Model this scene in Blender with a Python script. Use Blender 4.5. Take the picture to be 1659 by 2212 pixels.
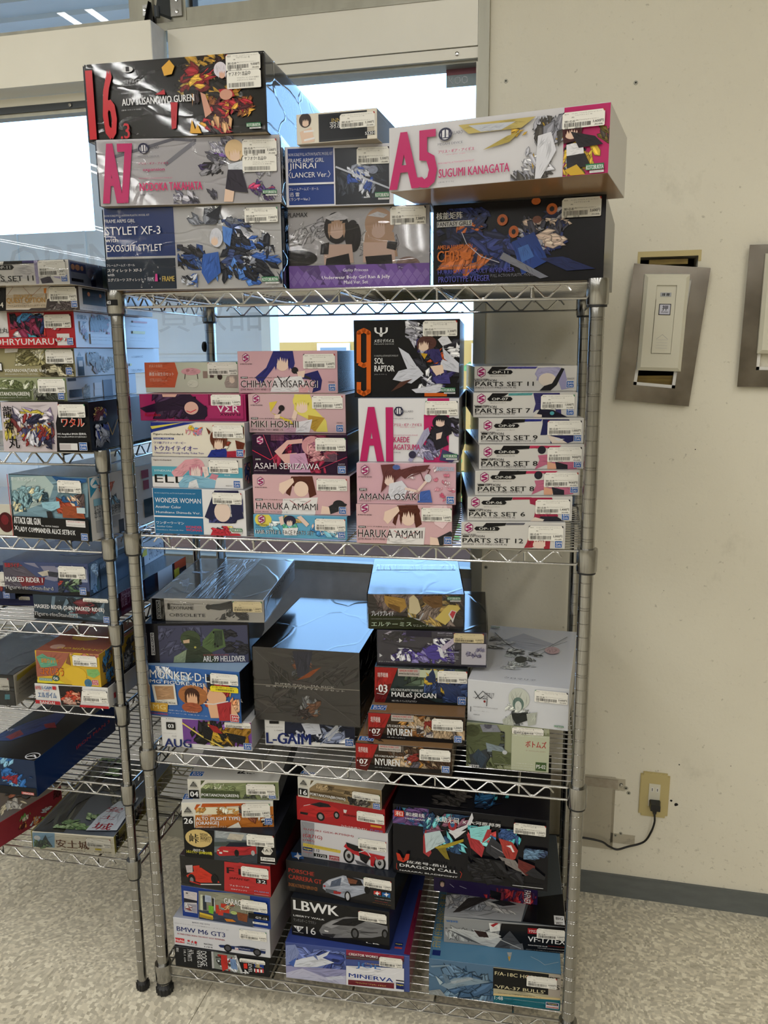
import bpy, bmesh, math, random
from mathutils import Vector, Matrix
# ------------------------------------------------------------------ scene, camera, light
for o in list(bpy.data.objects): bpy.data.objects.remove(o)
SC = bpy.context.scene
COL = SC.collection
PI = math.pi
INK = [1.0]
def lin(h):
    c = [int(h[i:i+2], 16)/255 for i in (0, 2, 4)]
    return tuple([(x/12.92 if x <= .04045 else ((x+.055)/1.055)**2.4)*INK[0] for x in c]+[1.0])

cam = bpy.data.cameras.new('camera'); cam_o = bpy.data.objects.new('camera', cam); COL.objects.link(cam_o)
cam.sensor_fit = 'VERTICAL'; cam.sensor_height = 24.0; cam.lens = 1749.3*24/2212
cam.clip_start = .02; cam.clip_end = 200
YAW, PITCH, ROLL = .2327, .1955, -.0090
f = Vector((-math.sin(YAW)*math.cos(PITCH), math.cos(YAW)*math.cos(PITCH), -math.sin(PITCH)))
r = Vector((math.cos(YAW), math.sin(YAW), 0)); u = r.cross(f)
r2 = r*math.cos(ROLL)+u*math.sin(ROLL); u2 = u*math.cos(ROLL)-r*math.sin(ROLL)
M = Matrix((r2, u2, -f)).transposed().to_4x4(); M.translation = Vector((0, 0, 1.3966))
cam_o.matrix_world = M
SC.camera = cam_o

SC.view_settings.view_transform = 'Standard'; SC.view_settings.look = 'None'
SC.view_settings.gamma = 1; SC.view_settings.use_curve_mapping = False
SC.view_settings.exposure = 0.0

world = bpy.data.worlds.new('sky'); SC.world = world; world.use_nodes = True
nt = world.node_tree; bg = nt.nodes['Background']
bg.inputs['Color'].default_value = (.31, .58, 1.0, 1); bg.inputs['Strength'].default_value = 6.4

def area(name, loc, sx, sy, power, color, rot=(0, 0, 0)):
    l = bpy.data.lights.new(name, 'AREA'); l.shape = 'RECTANGLE'; l.size = sx; l.size_y = sy
    l.energy = power; l.color = color
    o = bpy.data.objects.new(name, l); COL.objects.link(o); o.location = loc; o.rotation_euler = rot
    return o
ROWS = (-6.50, -4.95, -3.40, -1.93, -.45, 1.05)      # strip-light rows, each a pair of tubes running into the shop
TY0, TY1 = .95, -8.0
for x in ROWS:
    for dx in (-.06, .06):
        area('ceiling_tube_light', (x+dx, (TY0+TY1)/2, 2.69), .035, TY0-TY1, 34.5, (1.0, .985, .97))
sun = bpy.data.lights.new('sun', 'SUN'); sun.energy = 3.0; sun.angle = .01; sun.color = (1, .96, .9)
sun_o = bpy.data.objects.new('sun', sun); COL.objects.link(sun_o); sun_o.rotation_euler = Vector((-.25, -.55, .8)).to_track_quat('Z', 'Y').to_euler()

# ------------------------------------------------------------------ materials
def mat(name, color=None, rough=.5, metal=0, coat=0, coat_rough=.05, spec=.5, bump=None, attr=False, noise=None, aniso=0):
    m = bpy.data.materials.new(name); m.use_nodes = True; n = m.node_tree.nodes; L = m.node_tree.links
    b = n['Principled BSDF']
    b.inputs['Roughness'].default_value = rough; b.inputs['Metallic'].default_value = metal
    b.inputs['Coat Weight'].default_value = coat; b.inputs['Coat Roughness'].default_value = coat_rough
    b.inputs['Specular IOR Level'].default_value = spec
    if attr:
        a = n.new('ShaderNodeAttribute'); a.attribute_name = 'Col'; L.new(a.outputs['Color'], b.inputs['Base Color'])
    elif noise:
        tc = n.new('ShaderNodeTexCoord'); nz = n.new('ShaderNodeTexNoise'); nz.inputs['Scale'].default_value = noise[0]
        nz.inputs['Detail'].default_value = 6
        mp = n.new('ShaderNodeMapping'); mp.inputs['Scale'].default_value = noise[2] if len(noise) > 2 else (1, 1, 1)
        L.new(tc.outputs['Object'], mp.inputs[0]); L.new(mp.outputs[0], nz.inputs[0])
        rp = n.new('ShaderNodeValToRGB'); rp.color_ramp.elements[0].position = .3; rp.color_ramp.elements[1].position = .7
        rp.color_ramp.elements[0].color = lin(noise[1]); rp.color_ramp.elements[1].color = lin(color)
        L.new(nz.outputs[0], rp.inputs[0]); L.new(rp.outputs[0], b.inputs['Base Color'])
    else:
        b.inputs['Base Color'].default_value = lin(color)
    if bump:
        tc = n.new('ShaderNodeTexCoord'); mp = n.new('ShaderNodeMapping'); mp.inputs['Scale'].default_value = bump[2]
        nz = n.new('ShaderNodeTexNoise'); nz.inputs['Scale'].default_value = bump[0]; nz.inputs['Detail'].default_value = 4
        bp = n.new('ShaderNodeBump'); bp.inputs['Strength'].default_value = bump[1]; bp.inputs['Distance'].default_value = .002
        L.new(tc.outputs['Object'], mp.inputs[0]); L.new(mp.outputs[0], nz.inputs[0]); L.new(nz.outputs[0], bp.inputs['Height'])
        L.new(bp.outputs[0], b.inputs['Normal'])
        if coat: L.new(bp.outputs[0], b.inputs['Coat Normal'])
    return m
MT = {}
MT['print'] = mat('printed_card', rough=.21, attr=True, spec=.21, bump=(9, .12, (1, 1, 1)))
MT['sticker'] = mat('sticker_paper', rough=.6, attr=True, spec=.2)
MT['chrome'] = mat('chrome_wire', 'b2b1ae', rough=.2, metal=1, bump=(220, .04, (1, 1, 1)))
MT['steel'] = mat('brushed_post_steel', 'a6a5a1', rough=.19, metal=1, noise=(60, '8f8e8b', (8, 8, .4)))
MT['rubber'] = mat('black_rubber', '141414', rough=.55)
MT['wall'] = None
MT['alu'] = mat('satin_aluminium', 'aaa89a', rough=.5, metal=.35, noise=(30, '9c9a8c', (1, 1, .2)))
MT['alu_dark'] = mat('dark_anodised_frame', '34383a', rough=.4, metal=.3)
MT['white_panel'] = mat('cream_metal_panel', 'e8e4d6', rough=.42, noise=(5, 'e0dccd'))
MT['grey_panel'] = mat('grey_sill_panel', 'd2d3d4', rough=.5, noise=(40, 'c8c9cb'))
MT['plate'] = mat('stained_steel_plate', '968f86', rough=.2, metal=1, noise=(14, '726b62'))
MT['cream'] = mat('cream_plastic', 'cfcbb8', rough=.4)
MT['yellowed'] = mat('yellowed_plastic', 'b8a873', rough=.4)
MT['black'] = mat('black_plastic', '101010', rough=.4)
MT['wood'] = mat('raw_wood', '8a7434', rough=.7, noise=(30, '6a5626', (1, 8, 8)))
MT['dark'] = mat('dark_recess', '14120e', rough=.9)
MT['base'] = mat('grey_vinyl_baseboard', '646866', rough=.45, noise=(18, '5a5e5c', (1, 1, 3)))
MT['ceil'] = mat('ceiling_board', 'c8c6bc', rough=.8)
MT['shade'] = mat('painted_plaster', 'b4ae9c', rough=.8)
MT['brown_ground'] = mat('pink_brown_paving', '8a7466', rough=.8, noise=(3, '7a665a'))
MT['pale_ext'] = mat('pale_blue_cladding', 'dcdad2', rough=.7, noise=(4, 'd2d0c8'))
MT['ext_yellow'] = mat('yellow_stucco', 'a8803e', rough=.8)
MT['ext_glass'] = mat('far_window_glass', '70787c', rough=.2)
MT['green'] = mat('roadside_shrub', '6a8a4a', rough=.9)
MT['decal'] = mat('translucent_decal_grey', 'a8aaae', rough=.7)
MT['lampbody'] = mat('lamp_housing_white', 'd8d6d0', rough=.5)

def wall_mat():
    m = bpy.data.materials.new('scuffed_cream_wall'); m.use_nodes = True; n = m.node_tree.nodes; L = m.node_tree.links
    b = n['Principled BSDF']; b.inputs['Roughness'].default_value = .72; b.inputs['Specular IOR Level'].default_value = .3
    tc = n.new('ShaderNodeTexCoord')
    def noise(sc, det=5, mp=None, r=.55):
        z = n.new('ShaderNodeTexNoise'); z.inputs['Scale'].default_value = sc; z.inputs['Detail'].default_value = det; z.inputs['Roughness'].default_value = r
        if mp:
            q = n.new('ShaderNodeMapping'); q.inputs['Scale'].default_value = mp; L.new(tc.outputs['Object'], q.inputs[0]); L.new(q.outputs[0], z.inputs[0])
        else: L.new(tc.outputs['Object'], z.inputs[0])
        return z
    def ramp(src, p0, p1, c0, c1):
        rp = n.new('ShaderNodeValToRGB'); e = rp.color_ramp.elements; e[0].position = p0; e[1].position = p1; e[0].color = c0; e[1].color = c1
        L.new(src, rp.inputs[0]); return rp
    def mix(fac, a, c):
        x = n.new('ShaderNodeMix'); x.data_type = 'RGBA'; L.new(fac, x.inputs[0]); L.new(a, x.inputs[6])
        if isinstance(c, tuple): x.inputs[7].default_value = c
        else: L.new(c, x.inputs[7])
        return x.outputs[2]
    base = ramp(noise(1.6).outputs[0], .3, .7, lin('d6d0be'), lin('dfdac8'))
    W1 = (1, 1, 1, 1); K = (0, 0, 0, 1)
    sm = ramp(noise(5.5, 9, (1, 1, .7), .7).outputs[0], .60, .74, K, (.35, .35, .35, 1))
    c = mix(sm.outputs[0], base.outputs[0], lin('a8a392'))
    sp = ramp(noise(70, 3).outputs[0], .70, .76, K, (.5, .5, .5, 1))
    # scuffs gather on the lowest 0.35 m of the wall
    sx = n.new('ShaderNodeSeparateXYZ'); L.new(tc.outputs['Object'], sx.inputs[0])
    mr = n.new('ShaderNodeMapRange'); mr.inputs[1].default_value = .38; mr.inputs[2].default_value = .07; mr.inputs[3].default_value = .15; mr.inputs[4].default_value = 1.0
    L.new(sx.outputs[2], mr.inputs[0])
    dirt = ramp(noise(60, 8, None, .72).outputs[0], .58, .68, K, (.75, .75, .75, 1))
    mul = n.new('ShaderNodeMath'); mul.operation = 'MULTIPLY'; L.new(dirt.outputs[0], mul.inputs[0]); L.new(mr.outputs[0], mul.inputs[1])
    c = mix(mul.outputs[0], c, lin('8a8472'))
    c = mix(sp.outputs[0], c, lin('98927f'))
    L.new(c, b.inputs['Base Color'])
    bp = n.new('ShaderNodeBump'); bp.inputs['Strength'].default_value = .25; bp.inputs['Distance'].default_value = .002
    L.new(noise(90, 3).outputs[0], bp.inputs['Height']); L.new(bp.outputs[0], b.inputs['Normal'])
    return m
MT['wall'] = wall_mat()

def floor_mat():
    m = bpy.data.materials.new('mosaic_chip_vinyl'); m.use_nodes = True; n = m.node_tree.nodes; L = m.node_tree.links
    b = n['Principled BSDF']; b.inputs['Roughness'].default_value = .38; b.inputs['Specular IOR Level'].default_value = .4
    tc = n.new('ShaderNodeTexCoord')
    wp = n.new('ShaderNodeTexNoise'); wp.inputs['Scale'].default_value = 3.5; L.new(tc.outputs['Object'], wp.inputs[0])
    vm = n.new('ShaderNodeVectorMath'); vm.operation = 'MULTIPLY_ADD'; vm.inputs[1].default_value = (.14, .14, 0)
    L.new(wp.outputs[1], vm.inputs[0]); L.new(tc.outputs['Object'], vm.inputs[2])
    vo = n.new('ShaderNodeTexVoronoi'); vo.distance = 'CHEBYCHEV'; vo.inputs['Scale'].default_value = 150; vo.inputs['Randomness'].default_value = .62
    L.new(vm.outputs[0], vo.inputs['Vector'])
    sp = n.new('ShaderNodeSeparateColor'); L.new(vo.outputs['Color'], sp.inputs[0])
    rp = n.new('ShaderNodeValToRGB'); rp.color_ramp.interpolation = 'CONSTANT'; e = rp.color_ramp.elements
    e[0].position = 0; e[0].color = lin('b8b19e'); e[1].position = .30; e[1].color = lin('c6bfab')
    for p_, c_ in ((.55, 'd4ccb6'), (.80, 'e2dbc5'), (.95, 'aba491')):
        q = e.new(p_); q.color = lin(c_)
    L.new(sp.outputs[0], rp.inputs[0])
    nz = n.new('ShaderNodeTexNoise'); nz.inputs['Scale'].default_value = 2.2; nz.inputs['Detail'].default_value = 8; nz.inputs['Roughness'].default_value = .7
    L.new(tc.outputs['Object'], nz.inputs[0])
    r2_ = n.new('ShaderNodeValToRGB'); r2_.color_ramp.elements[0].position = .52; r2_.color_ramp.elements[1].position = .78
    r2_.color_ramp.elements[0].color = (0, 0, 0, 1); r2_.color_ramp.elements[1].color = (.5, .5, .5, 1); L.new(nz.outputs[0], r2_.inputs[0])
    mx = n.new('ShaderNodeMix'); mx.data_type = 'RGBA'; L.new(r2_.outputs[0], mx.inputs[0]); L.new(rp.outputs[0], mx.inputs[6]); mx.inputs[7].default_value = lin('8a846c')
    L.new(mx.outputs[2], b.inputs['Base Color'])
    ds = n.new('ShaderNodeValToRGB'); ds.color_ramp.elements[0].position = .0; ds.color_ramp.elements[1].position = .9
    L.new(vo.outputs['Distance'], ds.inputs[0])
    bp = n.new('ShaderNodeBump'); bp.inputs['Strength'].default_value = .12; bp.inputs['Distance'].default_value = .001
    L.new(sp.outputs[1], bp.inputs['Height']); L.new(bp.outputs[0], b.inputs['Normal'])
    return m
MT['floor'] = floor_mat()

def film(name, strength, scale, wr, rough=.06, tint=(1, 1, 1, 1), dist=.004, ior=1.42):
    m = bpy.data.materials.new(name); m.use_nodes = True; n = m.node_tree.nodes; L = m.node_tree.links
    n.remove(n['Principled BSDF']); out = n['Material Output']
    tr = n.new('ShaderNodeBsdfTransparent'); tr.inputs[0].default_value = tint
    gl = n.new('ShaderNodeBsdfGlossy'); gl.inputs['Roughness'].default_value = rough
    fr = n.new('ShaderNodeFresnel'); fr.inputs[0].default_value = ior
    mx = n.new('ShaderNodeMixShader'); L.new(fr.outputs[0], mx.inputs[0]); L.new(tr.outputs[0], mx.inputs[1]); L.new(gl.outputs[0], mx.inputs[2]); L.new(mx.outputs[0], out.inputs[0])
    if strength:
        tc = n.new('ShaderNodeTexCoord'); mp = n.new('ShaderNodeMapping'); mp.inputs['Scale'].default_value = wr; mp.inputs['Rotation'].default_value = (.2, .5, .3)
        L.new(tc.outputs['Object'], mp.inputs[0])
        wn = n.new('ShaderNodeTexNoise'); wn.inputs['Scale'].default_value = scale*.7; L.new(mp.outputs[0], wn.inputs[0])
        va = n.new('ShaderNodeVectorMath'); va.operation = 'MULTIPLY_ADD'; va.inputs[1].default_value = (.22, .22, .22); L.new(wn.outputs[1], va.inputs[0]); L.new(mp.outputs[0], va.inputs[2])
        vo = n.new('ShaderNodeTexVoronoi'); vo.feature = 'DISTANCE_TO_EDGE'; vo.inputs['Scale'].default_value = scale; L.new(va.outputs[0], vo.inputs['Vector'])
        rp = n.new('ShaderNodeMapRange'); rp.interpolation_type = 'SMOOTHSTEP'; rp.inputs[1].default_value = .0; rp.inputs[2].default_value = .035; rp.inputs[3].default_value = 1.0; rp.inputs[4].default_value = 0.0
        L.new(vo.outputs['Distance'], rp.inputs[0])
        nz = n.new('ShaderNodeTexNoise'); nz.inputs['Scale'].default_value = scale*1.5; L.new(mp.outputs[0], nz.inputs[0])
        ad = n.new('ShaderNodeMath'); ad.operation = 'MULTIPLY_ADD'; ad.inputs[1].default_value = .25; L.new(nz.outputs[0], ad.inputs[0]); L.new(rp.outputs[0], ad.inputs[2])
        bp = n.new('ShaderNodeBump'); bp.inputs['Strength'].default_value = strength; bp.inputs['Distance'].default_value = dist
        L.new(ad.outputs[0], bp.inputs['Height'])
        L.new(bp.outputs[0], gl.inputs['Normal']); L.new(bp.outputs[0], fr.inputs['Normal'])
    return m
MT['wrap'] = film('clear_shrink_wrap', .26, 7, (.8, 1, 2.4), .04, dist=.0022, ior=1.5)
MT['wrap_top'] = film('clear_shrink_wrap_taut', .12, 7, (1, .5, 1), .12, dist=.003, ior=1.62)
MT['glass'] = film('window_glass', 0, 1, (1, 1, 1), .004)
MT['tape'] = film('clear_packing_tape', .5, 40, (1, .06, 1), .22, dist=.002, ior=2.0)
MT['vinyl'] = film('faded_window_vinyl', 0, 1, (1, 1, 1), .5, tint=(.84, .83, .83, 1))
MT['clear'] = film('clear_acrylic', .1, 9, (1, 1, 1), tint=(.95, .94, .92, 1))

# ------------------------------------------------------------------ mesh helpers
class MB:
    def __init__(s): s.v = []; s.f = []; s.c = []
    def face(s, pts, col=None):
        k = len(s.v); s.v += [tuple(p) for p in pts]; s.f.append(tuple(range(k, k+len(pts)))); s.c.append(col)
    def box(s, x0, y0, z0, x1, y1, z1, col=None):
        k = len(s.v); s.v += [(x, y, z) for z in (z0, z1) for y in (y0, y1) for x in (x0, x1)]
        for q in ((0, 2, 3, 1), (4, 5, 7, 6), (0, 1, 5, 4), (2, 6, 7, 3), (0, 4, 6, 2), (1, 3, 7, 5)): s.f.append(tuple(k+i for i in q)); s.c.append(col)
    def tube(s, pts, rad, seg=8, cap=True, col=None):
        pts = [Vector(p) for p in pts]; n = len(pts); rings = []
        up = Vector((0, 0, 1))
        for i, p in enumerate(pts):
            t = (pts[min(i+1, n-1)]-pts[max(i-1, 0)]).normalized()
            a = t.cross(up)
            if a.length < .05: a = t.cross(Vector((0, 1, 0)))
            a.normalize(); b = t.cross(a)
            k = len(s.v); s.v += [tuple(p+(a*math.cos(2*PI*j/seg)+b*math.sin(2*PI*j/seg))*rad) for j in range(seg)]; rings.append(k)
        for i in range(n-1):
            for j in range(seg):
                a, b = rings[i], rings[i+1]; j2 = (j+1) % seg
                s.f.append((a+j, b+j, b+j2, a+j2)); s.c.append(col)
        if cap:
            s.f.append(tuple(rings[0]+j for j in range(seg))); s.f.append(tuple(rings[-1]+j for j in reversed(range(seg)))); s.c += [col, col]
    def lathe(s, prof, seg=20, cx=0, cy=0, col=None):
        rings = []
        for rr, z in prof:
            k = len(s.v); s.v += [(cx+rr*math.cos(2*PI*j/seg), cy+rr*math.sin(2*PI*j/seg), z) for j in range(seg)]; rings.append(k)
        for i in range(len(prof)-1):
            for j in range(seg):
                j2 = (j+1) % seg; a, b = rings[i], rings[i+1]; s.f.append((a+j, a+j2, b+j2, b+j)); s.c.append(col)
        s.f.append(tuple(rings[0]+j for j in reversed(range(seg)))); s.f.append(tuple(rings[-1]+j for j in range(seg))); s.c += [col, col]
    def build(s, name, m, parent=None, smooth=False, loc=None):
        me = bpy.data.meshes.new(name); me.from_pydata(s.v, [], s.f); me.update()
        if any(c is not None for c in s.c):
            at = me.color_attributes.new('Col', 'FLOAT_COLOR', 'CORNER'); buf = []
            for fc, c in zip(s.f, s.c): buf += list(c or (1, 1, 1, 1))*len(fc)
            at.data.foreach_set('color', buf)
        me.materials.append(m)
        if smooth:
            me.polygons.foreach_set('use_smooth', [True]*len(me.polygons))
            try: me.set_sharp_from_angle(angle=.7)
            except Exception: pass
        o = bpy.data.objects.new(name, me); COL.objects.link(o)
        if parent: o.parent = parent
        if loc: o.location = loc
        return o
def thing(name, label, cat, loc, rz=0, group=None):
    o = bpy.data.objects.new(name, None); COL.objects.link(o); o.location = loc; o.rotation_euler = (0, 0, rz); o.empty_display_size = .02
    o['label'] = label; o['category'] = cat
    if group: o['group'] = group
    return o
def tag(o, label, cat, group=None):
    o['label'] = label; o['category'] = cat
    if group: o['group'] = group
    return o
def struct(o): o['kind'] = 'structure'; return o
def share(src, name, parent, loc=(0, 0, 0), rz=0):
    o = src.copy(); o.name = name; COL.objects.link(o); o.parent = parent; o.location = loc; o.rotation_euler = (0, 0, rz); return o

# text -> triangles (cached)
_TC = {}
_cu = bpy.data.curves.new('lettering_source', 'FONT'); _co = bpy.data.objects.new('lettering_source', _cu); COL.objects.link(_co)
_cu.resolution_u = 2
def glyphs(txt, style=''):
    k = (txt, style)
    if k in _TC: return _TC[k]
    _cu.body = txt; _cu.offset = 0.0
    _cu.resolution_u = 1 if len(txt) > 18 else 2
    bpy.context.view_layer.update()
    dg = bpy.context.evaluated_depsgraph_get(); me = _co.evaluated_get(dg).to_mesh()
    vs = [(v.co.x, v.co.y) for v in me.vertices]; fs = [tuple(p.vertices) for p in me.polygons]
    _co.evaluated_get(dg).to_mesh_clear()
    if not vs: _TC[k] = None; return None
    x0 = min(v[0] for v in vs); x1 = max(v[0] for v in vs); y0 = min(v[1] for v in vs); y1 = max(v[1] for v in vs)
    w = max(x1-x0, 1e-6); h = max(y1-y0, .12)
    _TC[k] = ([((x-x0)/w, (y1-y)/h) for x, y in vs], fs); return _TC[k]

# ------------------------------------------------------------------ print layer: everything lies on one face of a box (flat print)
def clip(poly):
    for ax, lim, sg in ((0, 0, 1), (0, 1, -1), (1, 0, 1), (1, 1, -1)):
        out = []
        for i in range(len(poly)):
            a, b = poly[i-1], poly[i]; da = (a[ax]-lim)*sg; db = (b[ax]-lim)*sg
            if da >= 0 and db >= 0: out.append(b)
            elif da >= 0 or db >= 0:
                t = da/(da-db); q = (a[0]+(b[0]-a[0])*t, a[1]+(b[1]-a[1])*t); out.append(q)
                if db >= 0: out.append(b)
        poly = out
        if len(poly) < 3: return []
    return poly
class Print:
    def __init__(s, mp, W, H, off=.00035): s.mp = mp; s.W = W; s.H = H; s.o = off; s.mb = MB()
    def bump(s, d=.000022): s.o += d
    def poly(s, pts, col, keep=False):
        pts = clip(pts)
        if len(pts) < 3: return
        c = lin(col) if isinstance(col, str) else col
        p3 = [s.mp(u_, v_, s.o) for u_, v_ in pts]
        if len(pts) > 4 and not keep:
            # fan is fine for convex, otherwise let the ngon tessellate
            pass
        a = 0
        for i in range(len(pts)):
            x0, y0 = pts[i-1]; x1, y1 = pts[i]; a += x0*y1-x1*y0
        s.mb.face(p3 if a < 0 else p3[::-1], c)
    def detail(s, q, col, rnd):
        """folds, locks and facets: slim tapered streaks of a neighbouring tone laid inside a shape"""
        W, H = s.W, s.H; m = [(x*W, y*H) for x, y in q]; ar = 0; n = len(m)
        for i in range(n): ar += m[i-1][0]*m[i][1]-m[i][0]*m[i-1][1]
        ar = abs(ar)/2
        if ar < 3.5e-5: return
        c_ = lin(col)
        if c_[0] > c_[1]*1.05 > c_[2]*1.15 and c_[0] > .42 and c_[1] > .22: return
        cx = sum(p[0] for p in m)/n; cy = sum(p[1] for p in m)/n
        xx = sum((p[0]-cx)**2 for p in m); yy = sum((p[1]-cy)**2 for p in m); xy = sum((p[0]-cx)*(p[1]-cy) for p in m)
        th0 = .5*math.atan2(2*xy, xx-yy); size = math.sqrt(ar); c = lin(col)
        def inside(x, y):
            r_ = False
            for i in range(n):
                (ax, ay), (bx_, by_) = m[i-1], m[i]
                if (ay > y) != (by_ > y) and x < (bx_-ax)*(y-ay)/(by_-ay)+ax: r_ = not r_
            return r_
        x0 = min(p[0] for p in m); x1 = max(p[0] for p in m); y0 = min(p[1] for p in m); y1 = max(p[1] for p in m)
        k = min(26, int(ar/9e-6)); bend = rnd.uniform(-.5, .5)
        for _ in range(k*3):
            if k <= 0: break
            x = rnd.uniform(x0, x1); y = rnd.uniform(y0, y1); th = th0+rnd.gauss(0, .28)+bend*(x-cx)/size; ln = size*rnd.uniform(.16, .42); w = ln*rnd.uniform(.05, .13)
            dx, dy = math.cos(th)*ln, math.sin(th)*ln
            if not (inside(x-dx, y-dy) and inside(x+dx, y+dy) and inside(x, y)): continue
            f_ = rnd.choice((.62, .74, .84, 1.15, 1.32)) if max(c[:3]) < .35 else rnd.choice((.70, .80, .88, 1.08)); cc = tuple(min(.8, v*f_) for v in c[:3])+(1,)
            nx, ny = -math.sin(th)*w, math.cos(th)*w; b_ = rnd.uniform(-.5, .5)*ln*.3; ox, oy = -math.sin(th)*b_, math.cos(th)*b_
            s.poly([((x-dx)/W, (y-dy)/H), ((x+nx+ox)/W, (y+ny+oy)/H), ((x+dx)/W, (y+dy)/H), ((x-nx+ox)/W, (y-ny+oy)/H)], cc); s.o += .000002; k -= 1
    def rect(s, u0, v0, u1, v1, col): s.poly([(u0, v0), (u1, v0), (u1, v1), (u0, v1)], col); s.bump()
    def text(s, txt, u0, v0, u1, v1, col, style='', rot=0):
        if abs(u1-u0) < 1e-5: return
        if u1 < u0: u0, u1 = u1, u0
        v0 = max(v0, .004); v1 = min(v1, .992); u0 = max(u0, -.5)
        if v1-v0 < .012: vm = (v0+v1)/2; v0, v1 = vm-.012, vm+.012
        g = glyphs(txt, style)
        if not g: return
        c = lin(col); sh = .02*abs(v1-v0)*s.H/s.W if style else 0
        for dx in {'b': (-sh, sh), 'B': (-2*sh, -.7*sh, .7*sh, 2*sh), 's': (0, sh)}.get(style, (0,)): s._txt(g, u0+dx, v0, u1+dx, v1, c, rot); s.o += .000001
        s.bump()
    def _txt(s, g, u0, v0, u1, v1, c, rot):
        k = len(s.mb.v)
        for x, y in g[0]:
            if rot == 1: x, y = 1-y, x      # reads downwards
            elif rot == 2: x, y = 1-x, 1-y
            elif rot == 3: x, y = y, 1-x    # reads upwards
            uu = u0+(u1-u0)*x; vv = v0+(v1-v0)*y
            s.mb.v.append(tuple(s.mp(min(max(uu, 0), 1), min(max(vv, 0), 1), s.o)))
        for fc in g[1]: s.mb.f.append(tuple(k+i for i in fc)); s.mb.c.append(c)
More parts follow.
